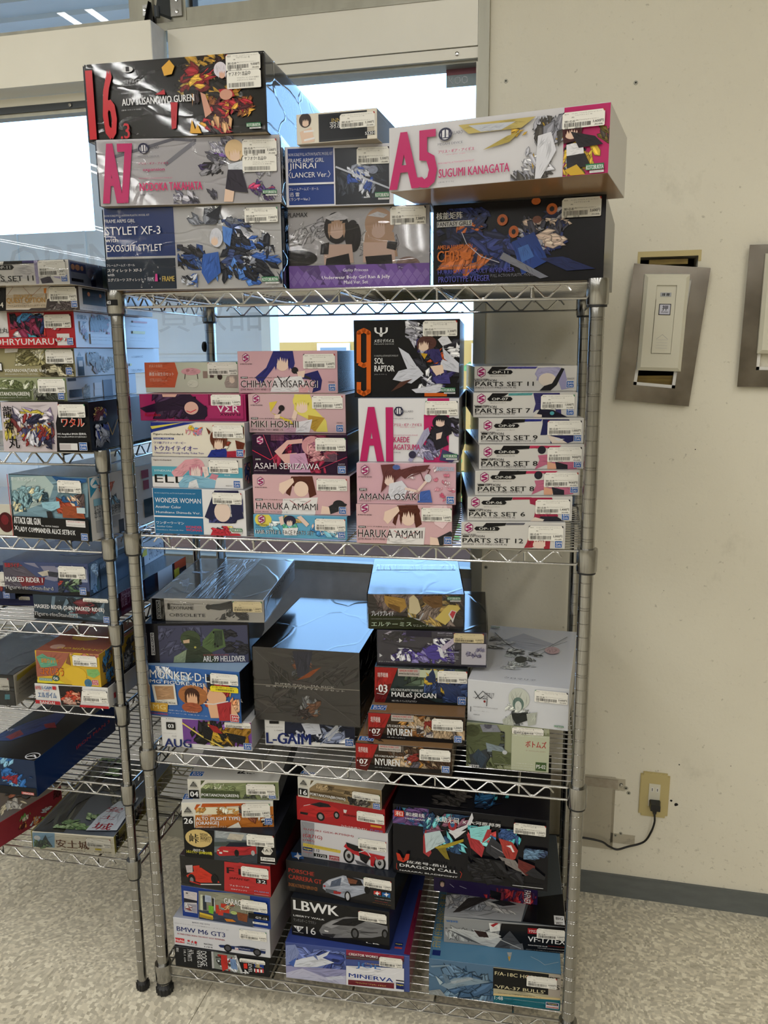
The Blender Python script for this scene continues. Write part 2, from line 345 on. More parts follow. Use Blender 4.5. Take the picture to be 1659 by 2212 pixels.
def art(P, src, rnd):
    """small drawing language: r rect, p polygon, e ellipse, L stroke, t/u/v/w text, S angular shards, emblem shortcuts"""
    labels = []; hair = None
    A = P.W/P.H
    import re
    for l in src.split('\n'):
        t = re.findall(r'"[^"]*"|\S+', l); c = t[0]
        F = lambda a, b: [float(x)/1000 for x in t[a:b]]
        if c == 'r': a = F(2, 6); P.rect(a[0], a[1], a[2], a[3], t[1])
        elif c in ('t', 'u', 'v', 'w'):
            a = F(2, 6); P.text(t[6][1:-1], a[0], a[1], a[2], a[3], t[1], t[7] if len(t) > 7 else '', {'t': 0, 'u': 2, 'v': 1, 'w': 3}[c])
        elif c == 'p': a = F(2, len(t)); q = [(a[i], a[i+1]) for i in range(0, len(a), 2)]; P.poly(q, t[1]); P.bump(); P.detail(q, t[1], rnd); hc = lin(t[1]); hair = hair if (hc[0] > hc[1] > hc[2] and hc[0] > .5*INK[0] and hc[1] > .38*INK[0]) else t[1]
        elif c == 'e':
            a = F(2, 6); q = [(a[0]+a[2]*math.cos(2*PI*i/22), a[1]+a[3]*math.sin(2*PI*i/22)) for i in range(22)]; P.poly(q, t[1]); P.bump(); P.detail(q, t[1], rnd)
            hx = lin(t[1]); k0 = INK[0]
            if hair and hx[0] > hx[1] > hx[2] and hx[0] > .5*k0 and hx[1] > .38*k0 and a[2]*P.W > .0035 and a[2]*P.W < .014:
                x_, y_, rx, ry = a; n5 = 6       # fringe and side locks over the top of the oval
                for i in range(n5):
                    xa = x_-rx*1.08+2.16*rx*i/n5; xb = x_-rx*1.08+2.16*rx*(i+1.35)/n5; tip = y_-ry*rnd.uniform(-.02, .38); e_ = abs((i+.5)/n5-.5)*2
                    P.poly([(xa, y_-ry*(1.1-.55*e_*e_)), (xb, y_-ry*(1.1-.45*e_*e_)), ((xa+xb)/2+rx*rnd.uniform(-.12, .12), tip+ry*.25*e_)], hair)
                for sg in (-1, 1):
                    P.poly([(x_+sg*rx*1.14, y_-ry*.7), (x_+sg*rx*.86, y_-ry*.5), (x_+sg*rx*.84, y_+ry*.3), (x_+sg*rx*1.0, y_+ry*.95), (x_+sg*rx*1.2, y_+ry*.2)], hair)
                P.bump()
            else: hair = t[1]
        elif c == 'L':
            w = float(t[2])/1000/2; a = F(3, len(t)); q = [(a[i], a[i+1]) for i in range(0, len(a), 2)]
            for (x0, y0), (x1, y1) in zip(q, q[1:]):
                dx, dy = (x1-x0)*P.W, (y1-y0)*P.H; n_ = math.hypot(dx, dy) or 1; nx, ny = -dy/n_*w*P.W/P.W, dx/n_*w*P.W/P.H
                P.poly([(x0+nx, y0+ny), (x1+nx, y1+ny), (x1-nx, y1-ny), (x0-nx, y0-ny)], t[1])
            for x0, y0 in q[1:-1]:
                P.poly([(x0+w*math.cos(2*PI*i/8), y0+w*A*math.sin(2*PI*i/8)) for i in range(8)], t[1])
            P.bump()
        elif c == 'S':
            a = F(1, 5); n_ = int(t[5]); sz = float(t[6])/1000; pal = t[7:]
            x0, x1 = sorted((a[0], a[2])); y0, y1 = sorted((a[1], a[3]))
            soft = sz > .22
            nc = max(4, n_//6); base = rnd.uniform(-.9, .9)
            for k_ in range(nc):
                cx = (x0+x1)/2+rnd.gauss(0, .25)*(x1-x0) if not soft else rnd.uniform(x0, x1); cy = rnd.uniform(y0, y1) if soft else (y0+y1)/2+rnd.gauss(0, .26)*(y1-y0)
                th0 = base+rnd.gauss(0, .8); sub = [rnd.choice(pal) for _ in range(2)]
                for i in range(max(3, int(n_*3.0/nc)) if not soft else max(2, n_//nc)):
                    x = cx+rnd.gauss(0, sz*.45); y = cy+rnd.gauss(0, sz*.45*A*.6); th = th0+rnd.gauss(0, .35); ln = sz*rnd.uniform(.4, 1.45); wd = ln*rnd.uniform(.2, .6)
                    kk = rnd.choice((3, 4, 4, 5, 6)); sh = []
                    for j in range(kk):
                        ph = 2*PI*(j+rnd.uniform(-.2, .2))/kk; sh.append((math.cos(ph)*ln*.5, math.sin(ph)*wd*.5))
                    def put(sc, ox, oy, col, flat=1.0):
                        pts = []
                        for px, py in sh:
                            px, py = px*sc+ox, py*sc*flat+oy
                            pts.append((min(max(x+px*math.cos(th)-py*math.sin(th), x0), x1), min(max(y+(px*math.sin(th)+py*math.cos(th))*A, y0), y1)))
                        P.poly(pts, col); P.bump(.000003)
                    cc = lin(rnd.choice(sub))
                    if not soft: put(1.13, 0, 0, tuple(q*.28 for q in cc[:3])+(1,))
                    put(1.0, 0, 0, cc)
                    if not soft:
                        k2 = rnd.uniform(1.25, 1.7); put(.8, 0, -wd*.10, tuple(min(.85, q*k2+.01) for q in cc[:3])+(1,), .45)
                        if rnd.random() < .5: put(.3, ln*.12, wd*.14, tuple(q*.4 for q in cc[:3])+(1,))
        elif c == 'G':
            a = F(2, 6); nx, ny = int(t[6]), int(t[7])
            for i in range(nx):
                for j in range(ny):
                    x = a[0]+(a[2]-a[0])*(i+.5)/nx; y = a[1]+(a[3]-a[1])*(j+.5)/ny; rr = (a[2]-a[0])/nx*.3
                    P.poly([(x+rr*math.cos(q), y+rr*A*math.sin(q)) for q in (0, 1.05, 2.1, 3.14, 4.19, 5.24)], t[1])
            P.bump()
        elif c == 'D':
            a = F(2, 6); nx = 17
            dx = (a[2]-a[0])/nx; dy = dx*A*1.3; ny = max(1, int((a[3]-a[1])/dy))
            for i in range(nx):
                for j in range(ny*2):
                    x = a[0]+dx*(i+.5+(j % 2)*.5); y = a[1]+dy*(j+1)*.5
                    if x < a[2] and y+dy*.5 <= a[3]: P.poly([(x-dx*.45, y), (x, y-dy*.45), (x+dx*.45, y), (x, y+dy*.45)], t[1])
            P.bump()
        elif c == 'O':
            a = F(2, 6); P.rect(a[0]-.004, a[1]-.004*A, a[2]+.004, a[3]+.004*A, 'e8e8ee'); P.rect(a[0], a[1], a[2], a[3], t[1])
            w, h = a[2]-a[0], a[3]-a[1]
            P.text('BAN', a[0]+w*.16, a[1]+h*.14, a[2]-w*.06, a[1]+h*.46, 'f4f4f8', 'b'); P.text('DAI', a[0]+w*.16, a[1]+h*.56, a[2]-w*.16, a[1]+h*.88, 'f4f4f8', 'b')
        elif c == 'Q':
            a = F(1, 5); P.rect(a[0], a[1], a[2], a[3], '2f7d4f'); w, h = a[2]-a[0], a[3]-a[1]
            P.text('KOTOBUKIYA', a[0]+w*.04, a[1]+h*.2, a[2]-w*.03, a[3]-h*.08, 'f0f2ee', 'b'); P.rect(a[0]+w*.22, a[3]+h*.12, a[2], a[3]+h*.5, 'e4e4e2')
            P.text('http://www.', a[0]+w*.3, a[3]+h*.2, a[2]-w*.1, a[3]+h*.4, '7a7a7a')
        elif c == 'H':
            a = F(1, 5); cx, cy = (a[0]+a[2])/2, (a[1]+a[3])/2; rx, ry = (a[2]-a[0])/2, (a[3]-a[1])/2
            hexa = lambda k: [(cx+rx*k*math.sin(PI/3*i)*1.0, cy-ry*k*math.cos(PI/3*i)) for i in range(6)]
            P.poly(hexa(1.0), '8a2c60'); P.bump(); P.poly(hexa(.84), 'ecdfe4'); P.bump()
            S_ = [(.55, -.55), (-.5, -.2), (-.5, -.02), (.5, .08), (.5, .3), (-.55, .6)]
            for (x0, y0), (x1, y1) in zip(S_, S_[1:]):
                x0, x1 = cx+x0*rx, cx+x1*rx; y0, y1 = cy+y0*ry, cy+y1*ry
                dx, dy = (x1-x0)*P.W, (y1-y0)*P.H; n_ = math.hypot(dx, dy) or 1; w = rx*.17; nx, ny = -dy/n_*w, dx/n_*w*A
                P.poly([(x0+nx, y0+ny), (x1+nx, y1+ny), (x1-nx, y1-ny), (x0-nx, y0-ny)], 'a82c6c')
            P.bump(); P.text('30 MINUTES SISTERS', a[0]-rx*.5, a[3]+ry*.18, a[2]+rx*.5, a[3]+ry*.42, '3a3038', 'b')
        elif c == 'Z':
            a = F(1, 5); m_ = (a[1]+a[3])/2; k_ = (a[3]-a[1])/2/A
            P.poly([(a[0]-k_, m_), (a[0], a[1]), (a[2]-k_, a[1]), (a[2], m_), (a[2]-k_, a[3]), (a[0], a[3])], '1a1a1c'); P.bump()
            w, h = a[2]-a[0], a[3]-a[1]; P.text(t[5][1:-1], a[0]+w*.12, a[1]+h*.2, a[2]-w*.2, a[3]-h*.2, 'f2f0ea', 'b')
        elif c == 'Z2':
            a = F(1, 5); P.rect(a[0], a[1], a[2], a[3], 'bcb4ac'); w, h = a[2]-a[0], a[3]-a[1]
            P.text('BANDAI HOBBY SITE', a[0]+w*.08, a[1]+h*.12, a[2]-w*.1, a[1]+h*.4, 'c0303a', 'b'); P.text('www.bandai-hobby.net/', a[0]+w*.04, a[1]+h*.52, a[2]-w*.04, a[1]+h*.84, '141414', 'b')
        elif c == 'T2':
            a = F(1, 5); cx = (a[0]+a[2])/2; w, h = a[2]-a[0], a[3]-a[1]
            P.poly([(cx, a[1]), (a[2], a[1]+h*.8), (a[0], a[1]+h*.8)], '3a3a3a'); P.bump()
            for i in range(4): y = a[1]+h*(.3+.12*i); P.poly([(cx-w*.5*(y-a[1])/h, y), (cx+w*.5*(y-a[1])/h, y), (cx+w*.5*(y-a[1])/h, y+h*.03), (cx-w*.5*(y-a[1])/h, y+h*.03)], 'cfccc0')
            P.bump(); P.text('30 MINUTES MISSIONS', a[0]-w*.1, a[3]-h*.1, a[2]+w*.1, a[3], '1a1a1a', 'b')
        elif c == 'V':
            a = F(1, 5); x0, y0, x1, y1 = a; w, h = x1-x0, y1-y0; q = lambda L_: [(x0+w*i, y0+h*j) for i, j in L_]
            P.poly(q([(0, .55), (.04, .38), (.2, .3), (.36, .28), (.48, .06), (.62, 0), (.76, .08), (.9, .34), (1, .42), (.99, .9), (.04, .88)]), t[5]); P.bump()
            P.poly(q([(.38, .28), (.49, .1), (.62, .05), (.74, .12), (.84, .3)]), '141824'); P.bump()
            P.poly(q([(.88, .12), (1, .1), (1, .18), (.9, .2)]), '141418'); P.bump()
            for cx in (.2, .82):
                for rr, cc in ((.085, '0e0e10'), (.055, '4a4a50')):
                    P.poly([(x0+w*(cx+rr*math.cos(i*PI/8)), y0+h*.82+w*rr*A*math.sin(i*PI/8)) for i in range(16)], cc); P.bump()
        elif c in ('k', 'n', 'n2', 'j', 'j2'):
            labels.append((c, F(1, 5), t[5][1:-1] if len(t) > 5 else ''))
    return labels

def price_label(root, P0, kind, a, txt, rnd):
    """a paper price sticker stuck on the box front"""
    u0, v0, u1, v1 = a
    if u1 < .06 or u0 > .99: return
    u0 = max(u0, .003); u1 = min(u1, .997); v0 = max(v0, .01); v1 = min(v1, .99)
    cr = {'n': 'd8c8a0', 'j2': 'ead830'}.get(kind, 'efece2')
    P = Print(P0.mp, P0.W, P0.H, P0.o+.0003); INK[0] = .76
    w, h = u1-u0, v1-v0; A = P.W/P.H; cx, cy = w*.05, w*.05*A
    oct_ = [(u0+cx, v0), (u1-cx, v0), (u1, v0+cy), (u1, v1-cy*.4), (u1-cx*.4, v1), (u0+cx*.4, v1), (u0, v1-cy*.4), (u0, v0+cy)]
    P.poly(oct_, cr); P.bump()
    T = lambda s, x0, y0, x1, y1, c='3c3a36', st='': P.text(s, u0+w*x0, v0+h*y0, u0+w*x1, v0+h*y1, c, st)
    if kind == 'j2':
        T('お客様にお願い', .06, .1, .94, .34, '3a3010', 'b'); bars = (.2, .45, .85, .8)
    elif kind == 'j':
        T('ヤフオク! 出品中', .06, .06, .7, .3, '1c1c1c', 'b'); T('プラモデル コトブキヤ 特典付', .3, .38, .94, .46); T('メガミデバイス 本体のみ', .3, .5, .85, .58); bars = (.06, .68, .8, .92)
    else:
        T('書店売', .05, .09, .15, .15); T('バンダイ プラモデル オプションセット', .22, .08, .92, .15); T('フルアクション 他', .3, .2, .7, .26); T('[箱]', .22, .3, .28, .38)
        T('3801-02-00', .05, .5, .3, .63, '2a2826', 'b'); T('[棚]プラモデル(キャラクター)', .32, .5, .86, .57)
        T(txt, .72, .6, .97, .78, '201e1c', 'b'); T('(税込価格)', .76, .84, .96, .95); T('在庫', .06, .93, .14, .98); T('500138', .3, .93, .45, .98)
        bars = (.05, .66, .66, .9)
        for cxx in (.0, .93):
            cc = rnd.choice(('1c1c24', 'b83830', '3a8a58', '1c1c24'))
            x = u0+w*cxx; P.poly([(x+w*.02, v0+h*.0), (x+w*.06, v0), (x+w*(.07 if cxx else .0), v0+h*.12), (x+w*(.05 if cxx else .0), v0+h*.14)], cc)
        P.bump()
    x = u0+w*bars[0]; xe = u0+w*bars[2]
    while x < xe:
        bw = w*rnd.choice((.005, .009, .013)); P.poly([(x, v0+h*bars[1]), (x+bw, v0+h*bars[1]), (x+bw, v0+h*bars[3]), (x, v0+h*bars[3])], '2c2a28'); x += bw+w*rnd.choice((.006, .01, .016))
    # thickness of the paper
    lift = P0.o+.0002
    INK[0] = .68
    o = P.mb.build('price_label', MT['sticker'], root)
    return o

BOXN = 0
def kit_box(row):
    global BOXN
    key, x, y, z, yaw, w, h, d, c1, c2, c3, cb, wrap, _, label, g, src = row
    BOXN += 1; rnd = random.Random(BOXN*7+3)
    e = Vector((math.cos(yaw), math.sin(yaw), 0)); n_ = Vector((-math.sin(yaw), math.cos(yaw), 0))
    base = Vector((x, y, z))+e*w/2+n_*d/2
    root = thing('model_kit_box', label, 'box', base, yaw, GROUPS[g])
    hw, hd = w/2, d/2
    bm = bmesh.new(); vs = [bm.verts.new(((i-.5)*w, (j-.5)*d, k*h)) for k in (0, 1) for j in (0, 1) for i in (0, 1)]
    for q in ((0, 2, 3, 1), (4, 5, 7, 6), (0, 1, 5, 4), (2, 6, 7, 3), (0, 4, 6, 2), (1, 3, 7, 5)): bm.faces.new([vs[i] for i in q])
    bmesh.ops.bevel(bm, geom=bm.edges[:], offset=.0006, segments=1, affect='EDGES')
    me = bpy.data.meshes.new('carton'); bm.to_mesh(me)
    at = me.color_attributes.new('Col', 'FLOAT_COLOR', 'CORNER'); buf = []
    for p in me.polygons:
        nn = p.normal
        if nn.y < -.9: c = c1
        elif nn.z > .9: c = c3
        elif nn.z < -.9: c = cb
        elif abs(nn.x) > .9: c = c2
        elif nn.y > .9: c = c2
        else: c = c1
        buf += list(lin(c))*p.loop_total
    at.data.foreach_set('color', buf); me.materials.append(MT['print']); bm.free()
    co = bpy.data.objects.new('carton', me); COL.objects.link(co); co.parent = root
    maps = {'front': (lambda u_, v_, o_: (-hw+u_*w, -hd-o_, h*(1-v_)), w, h, 'printed_front'),
            'right': (lambda u_, v_, o_: (hw+o_, -hd+u_*d, h*(1-v_)), d, h, 'printed_side'),
            'top': (lambda u_, v_, o_: (-hw+u_*w, hd-v_*d, h+o_), w, d, 'printed_top')}
    cur = None; parts = {}
    for l in src.split('\n'):
        if l.startswith('#'): cur = l[1:]; parts[cur] = []
        elif cur and l: parts[cur].append(l)
    fo = None
    for fc, ls in parts.items():
        if fc not in maps: continue
        mp, W, H, nm = maps[fc]; P = Print(mp, W, H)
        labs = art(P, '\n'.join(ls), rnd)
        if P.mb.f: P.mb.build(nm, MT['print'], root)
        for kind, a, txt in labs: price_label(root, P, kind, a, txt, rnd)
        if fc == 'front': fo = P.o
    # tuck flap / lid seam on the right and rear sides
    s = MB(); s.box(hw, -hd+.002, h*.5-.0004, hw+.0003, hd-.002, h*.5+.0004); 
    if wrap:
        # clear film: a loose skin with a fold-over seam, standing a little off the card
        off = .0022; m = MB(); N = 10
        def quadgrid(f_, na, nb):
            k = len(m.v)
            for i in range(na+1):
                for j in range(nb+1):
                    a_, b_ = i/na, j/nb; amp = .00022*math.sin(a_*PI)*math.sin(b_*PI)
                    m.v.append(tuple(f_(a_, b_, off+amp*rnd.uniform(-1, 1))))
            for i in range(na):
                for j in range(nb):
                    q = k+i*(nb+1)+j; m.f.append((q, q+1, q+nb+2, q+nb+1)); m.c.append(None)
        fl = MB(); 
        quadgrid(lambda a_, b_, o_: (-hw-.001+a_*(w+.002), -hd-o_, h-b_*h), 14, 6)
        quadgrid(lambda a_, b_, o_: (hw+o_, -hd+a_*d, h-b_*h), 8, 5)
        quadgrid(lambda a_, b_, o_: (-hw-o_, hd-a_*d, h-b_*h), 8, 5)
        wo = m.build('shrink_wrap', MT['wrap'], root, smooth=True)
        wo['label'] = 'clear creased shrink film'
        t_ = MB()
        if key not in ('fantasy',):
            up = MB(); k0 = 0
            m2 = MB(); m = m2
            topz = h+.0004
            quadgrid(lambda a_, b_, o_: (-hw+a_*w, hd-b_*d, topz), 10, 10)
            TOPF.append((m2, root))
            m2.build('top_film', MT['wrap_top'], root, smooth=True)
    if key in ('obsolete', 'eltemis'):
        t_ = MB(); x0, x1 = (-hw+w*.30, -hw+w*.66) if key == 'obsolete' else (-hw+w*.04, hw-w*.04)
        y0, y1 = (-hd+.002, hd-.002) if key == 'obsolete' else (hd-d*.34, hd-d*.18)
        N = 12
        for i in range(N+1):
            for j in range(N+1): t_.v.append((x0+(x1-x0)*i/N, y0+(y1-y0)*j/N, h+.0009+rnd.uniform(0, .00012)))
        for i in range(N):
            for j in range(N): q = i*(N+1)+j; t_.f.append((q, q+N+1, q+N+2, q+1)); t_.c.append(None)
        t_.build('packing_tape', MT['tape'], root, smooth=True)
    return root
TOPF = []
GROUPS = ['boxed kits on the top shelf', 'boxed kits on the second shelf', 'boxed kits on the third shelf', 'boxed kits on the bottom shelf', 'boxed kits on the left rack']

BOXES=[
('guren',-0.8598,1.3811,1.7666,0.0466,0.3292,0.1260,0.4500,'1b1818','868890','8a90a0','b8a890',1,0,'black shrink-wrapped kit box with red 16 numerals and flame art, topmost at left',0,'''#front
S 465 -6 984 562 80 70 e8b848 d09030 f0d070 3a2220 a02830 c83038 2a2424
S 605 420 988 997 70 56 e0a840 302020 b02c34 d0a070 4a1a1e 222222 8a5028
p e8b040 447 119 492 31 519 116 502 210 459 226
p e8b040 585 973 600 794 615 928 631 864 650 982
e e8e0e8 768 199 35 95
e e8b8a0 777 257 18 54
p b83038 753 445 823 440 842 539 778 577
e d8a088 794 515 35 67
p d8a088 654 461 681 497 712 729 675 789
p c02a34 487 564 526 570 511 896 485 909
p c02a34 403 453 455 396 460 462
t d03038 20 86 47 978 "1" b
t d03038 105 96 171 990 "6" b
t d03038 195 793 245 992 ".3" b
e e8e8e8 256 111 31 39
r 1b1818 246 76 266 137
t f0f0f0 212 238 323 293 "メガミデバイス"
t b0b0b0 213 299 323 317 "MEGAMI DEVICE"
t d8d8d8 213 403 382 420 "1/1 SCALE FULL ACTION PLASTIC MODEL KIT"
t f4f4f4 213 480 619 569 "AUV SUSANOWO GUREN" b
t b8b8b8 209 617 319 637 "[皇巫 スサノヲ 紅蓮]"
Q 898 887 976 939 
k 801 26 986 226 "9,000円"
j 802 229 986 454 "ヤフオク! 出品中"
#right
S 0 0 1000 1000 40 75 8a8c98 6a6c78 9a98a0 5a5a66 a8a8b0 787a86'''),
('a7',-0.8391,1.3687,1.6556,0.1556,0.3271,0.1105,0.3200,'e6e3e8','84868e','b8bcc8','b8a890',1,0,'white shrink-wrapped kit box with pink A7 numerals second from the top left',0,'''#front
L 8a8a98 16 94 262 424 20 550 49
L a8a8b4 21 374 398 542 68
S 491 216 708 595 30 49 4a4650 8a8898 c8c6d0 6a5a90 38343e
S 800 506 968 978 30 42 7a5ab0 b8b4c8 d84a78 8a8898 5a3a80 ececf2
S 410 728 652 996 22 42 a8a6b4 6a6878 4a4850 c8c6d0
S 551 -7 754 312 18 42 9a98a8 6a6878 8a6ab8 d0ced8
e e8c89a 756 217 52 161
e f0d0b8 758 284 31 95
p e0e4ec 718 423 802 372 807 506 723 538
p 3a3640 717 500 793 505 823 853 698 806
p f0d0b8 698 786 747 828 737 983 688 979
t c82a6c 31 66 190 977 "A7" B
e 30304a 263 150 30 80
e e6e3e8 263 160 21 61
t 30304a 247 101 279 209 "Ш" b
t 60606a 292 115 347 163 "OLLABO"
t 80808a 230 259 345 281 "MEGAMI DEVICE"
t c83070 230 359 394 396 "アリス・ギア・アイギス" b
t c83070 253 447 372 504 "expansion" b
t e04080 228 590 412 609 "NON SCALE FULL ACTION PLASTIC MODEL KIT"
t e02c70 230 667 573 788 "NODOKA TAKAHATA" b
t 80808a 228 833 299 866 "[高幡 のどか]"
Q 901 816 978 875 
k 800 65 985 301 "7,500円"
j 798 302 982 542 "ヤフオク! 出品中"
#right
S 0 0 1000 1000 24 75 a8aab8 7a7c90 8a8ca0 606078 a060a0'''),
('stylet',-0.8490,1.3911,1.5120,0.1143,0.3292,0.1432,0.3000,'ecebec','3a4a60','9aa0ac','c09a70',1,0,'white kit box with blue title panel at the bottom left of the top shelf',0,'''#front
r 2a4a94 6 -5 402 608
r 24364e -15 595 398 993
r f0f0f0 -1 588 408 615
S 412 453 602 774 34 51 2a3040 3a62b0 4a4a54 22242c 6a90d0
S 616 172 1003 979 90 65 3a62b0 5a8ad8 2a3040 24262e 8a8e9a 4a4a54 c8ccd6 3a4a78
S 475 -5 823 230 30 50 8a8e98 4a4c54 2a2c34 6a6e78
p 24262e 588 124 677 1 658 190
S 432 813 524 983 14 37 24262e 3a62b0 c8ccd6
e d8dae4 643 388 35 115
e ecccb4 632 418 22 65
p 3a62b0 563 585 650 558 660 808 583 946 550 803
p 5a8ad8 679 252 735 286 717 500 682 436
t d8dce8 14 92 272 97 "NON SCALE FULL ACTION PLASTIC MODEL KIT"
t e8ecf4 14 138 188 180 "FRAME ARMS GIRL"
t f6f6f8 14 228 329 327 "STYLET XF-3"
t f6f6f8 11 356 81 413 "with"
t f6f6f8 13 447 334 530 "EXOSUIT STYLET"
t e8ecf4 8 680 170 710 "フレームアームズ・ガール"
t f6f6f8 9 739 207 780 "スティレット XF-3"
t e8ecf4 8 794 48 828 "with"
t f6f6f8 8 855 213 895 "エグゾスーツ スティレット"
t c8ccd6 239 849 276 898 "FRAME"
p d04a90 286 810 296 810 298 902 280 901
t c8ccd6 308 858 315 881 "×"
t c8b060 324 840 394 903 "FRAME" b
Q 888 872 980 928 
k 806 47 988 222 "7,000円"'''),
('plamax_maid',-0.5199,1.4601,1.5120,0.0868,0.2571,0.1382,0.3400,'d2cfd2','50485c','b0aeb8','b8a890',1,0,'white kit box with purple diamond band in the middle of the top shelf',0,'''#front
S -14 80 992 638 30 87 c8c6ca d8d6d8 bcbac0
e 2e2a30 349 253 90 197
e 2e2a30 464 360 58 202
e 2e2a30 51 621 156 108
e a0847c 850 733 86 102
e d8b498 652 219 103 200
p d8b498 551 314 751 325 779 628 534 617
e f0d2c2 349 278 52 111
e f0d2c2 644 281 54 115
p f0d2c2 252 451 456 461 468 691 256 707
p f0d2c2 536 440 751 450 764 704 534 694
p 2a262c 272 631 433 574 446 741 263 746
p 2a262c 549 618 736 601 743 741 562 751
p 2a262c 237 450 296 428 287 580 228 578
p 2a262c 708 423 779 452 765 552 701 524
p e8e6ea 264 122 366 52 437 132 408 155 307 162
p e8e6ea 567 114 639 68 710 110 681 146
r 7a5aa4 -28 716 1004 1024
D 8c70b4 -29 773 1004 1007
t f4f0f8 390 765 569 813 "Guilty Princess"
t fffaff 237 851 723 906 "Underwear Body Girl Ran & Jelly" s
t fffaff 395 914 567 957 "Maid Ver. Set" s
t 3a383c 1 51 144 105 "PLAMAX" b
k 728 17 975 237 "7,580円"'''),
('jinrai',-0.5157,1.4420,1.6506,0.1164,0.1927,0.1002,0.2600,'20242c','9a9ca8','a8aab4','b8a890',0,0,'blue and black kit box lying on the purple-banded box',0,'''#front
r eceaf0 4 -10 1019 1062
r 24418a 28 32 451 970
r 20242c 463 48 959 984
S 483 156 945 922 16 112 343a44 2c323a 3c444c
S 575 295 870 884 40 79 c8ccd8 3050a0 8a90a0 4a5260 e8eaf0
L c8ccd8 15 471 356 611 465 960 738
e 8a90a4 813 427 45 67
r f0f0f4 22 605 455 637
t d8dce8 38 110 445 160 "NON SCALE FULL ACTION PLASTIC MODEL KIT"
t e8ecf4 36 200 365 269 "FRAME ARMS GIRL"
t f6f6f8 41 278 291 398 "JINRAI"
t f6f6f8 35 413 422 527 "〈LANCER Ver.〉"
t e8ecf4 36 681 310 731 "フレームアームズ・ガール"
t f6f6f8 38 763 129 829 "迅 雷"
t f6f6f8 33 848 228 903 "〈ランサーVer.〉"
Q 829 798 960 882 
k 667 55 962 333 "5,500円"'''),
('bikini',-0.4894,1.4330,1.7512,-0.0291,0.1448,0.0485,0.1250,'eee6d4','3a3634','d8d0c4','b8a890',0,0,'small cream kit box topmost on the blue and black box',0,'''#front
r 2a2c30 281 53 880 975
r 1c1e22 296 110 851 902
t c0a860 445 225 784 355 "INNOCENT"
t e8e8e8 419 339 582 549 "羽澄"
e 3c302c 113 216 77 242
e f0d0b8 117 292 46 135
p f0d0b8 39 593 188 456 227 939 67 974
L f4f4f4 21 91 591 220 578
L f4f4f4 21 94 877 228 824
r 1a1a1a 852 742 975 862
t ffffff 856 756 970 854 "52201" b
t 303030 852 622 966 713 "○○○○○○○"
k 547 114 976 596 "3,200円"
#right
t d8d8d8 135 250 576 101 "Innocent"'''),
('fantasy',-0.2568,1.4799,1.5120,-0.0794,0.2941,0.1357,0.3400,'121116','1a1a22','28262e','b8a890',0,0,'black kit box with orange lettering and blue wings, right end of top shelf',0,'''#front
S 20 56 467 928 50 135 26305e 2e3c7c 1e2448 3a4a94 c8703a
S 423 34 817 759 60 70 2a3670 3a4a94 b8b8c4 d8743a 1e2448 e8d0c0 4a4a5a
p 2a4a9a 475 506 604 396 690 748 539 909
p 4a78c8 511 583 570 540 607 691 537 759
S 145 47 330 366 18 73 2e3c7c 26305e d8743a
p 26305e 643 719 770 706 956 868 796 880
p 8a8c98 428 625 693 945 646 962 405 698
L d8d8e8 4 177 350 208 503 295 663 405 748
e d8743a 419 233 31 69
e 2a2220 419 233 14 32
e d8743a 486 383 29 74
e 2a2220 486 383 12 32
e d8743a 702 137 31 67
e 2a2220 702 137 14 31
e d8743a 611 34 26 43
e 8a5a4a 619 252 26 44
t f0f0f0 24 101 182 188 "核能矩阵" b
r d8d8d8 27 212 239 282
t 121116 31 220 234 274 "FANTASY GIRLS" b
t e07a34 31 506 243 557 "AMELIA.HARTMANN" b
t e07a34 30 575 163 714 "CF03" b
p e07a34 169 580 187 607 221 605 243 572 234 682 207 705 178 672
t 787884 34 754 381 786 "CYBER FOREST [FANTASY GIRLS]"
t 5a5ab0 34 813 497 868 "HURRICANE ASSAULT REVENGER" b
t 5a5ab0 38 896 350 970 "PROTOTYPE YAEGER" b
t 8a8a94 355 889 646 927 "FULL ACTION PLASTIC MODEL KIT"
k 758 25 975 252 "3,600円"'''),
('a5',-0.3089,1.3622,1.6517,-0.1573,0.3464,0.0972,0.2200,'dcdadc','d8d4d0','e8e6e8','a8825c',0,0,'long white kit box with pink A5 numerals overhanging the black box below it',0,'''#front
r c82a6c 808 11 1006 1020
S 810 301 999 1003 50 51 4a4238 2a2628 c8a030 e8e6ea e8c040 6a5a20
S 580 97 837 1042 60 62 b8b8c0 8a8a92 4a4640 c8a030 e4e4ea 7a7a84
p c8b468 339 90 688 94 626 233 387 235
p b8a450 453 501 564 329 618 289 573 422
p e4e4ea 699 377 756 339 780 611 713 1021 690 999
p c8ccd4 386 114 599 134 536 229 443 225
p 4a2020 803 298 889 301 883 501 810 534
e f0ccb4 843 400 29 76
p f0eef0 823 553 892 533 898 695 825 714
p 2a2628 839 369 942 464 977 591 876 614
p 2a2628 825 714 902 696 930 894 827 891
p d8b030 818 918 869 846 915 1036 845 1000
t c82a6c 14 100 230 1052 "A5" B
e 30304a 278 202 32 98
e f1eff2 278 208 23 74
t 30304a 258 133 299 265 "Ш" b
t 60606a 301 173 360 219 "OLLABO"
t 80808a 243 331 360 366 "MEGAMI DEVICE"
t c82a6c 245 437 414 488 "アリス・ギア・アイギス" b
t e04080 282 511 373 523 "alice gear aegis"
t e04080 245 636 415 641 "NON SCALE FULL ACTION PLASTIC MODEL KIT"
t c82a6c 248 728 576 859 "SUGUMI KANAGATA" b
t 80808a 248 916 320 943 "[金潟 すぐみ]"
Q 908 858 984 946 
k 803 95 980 329 "3,600円"'''),
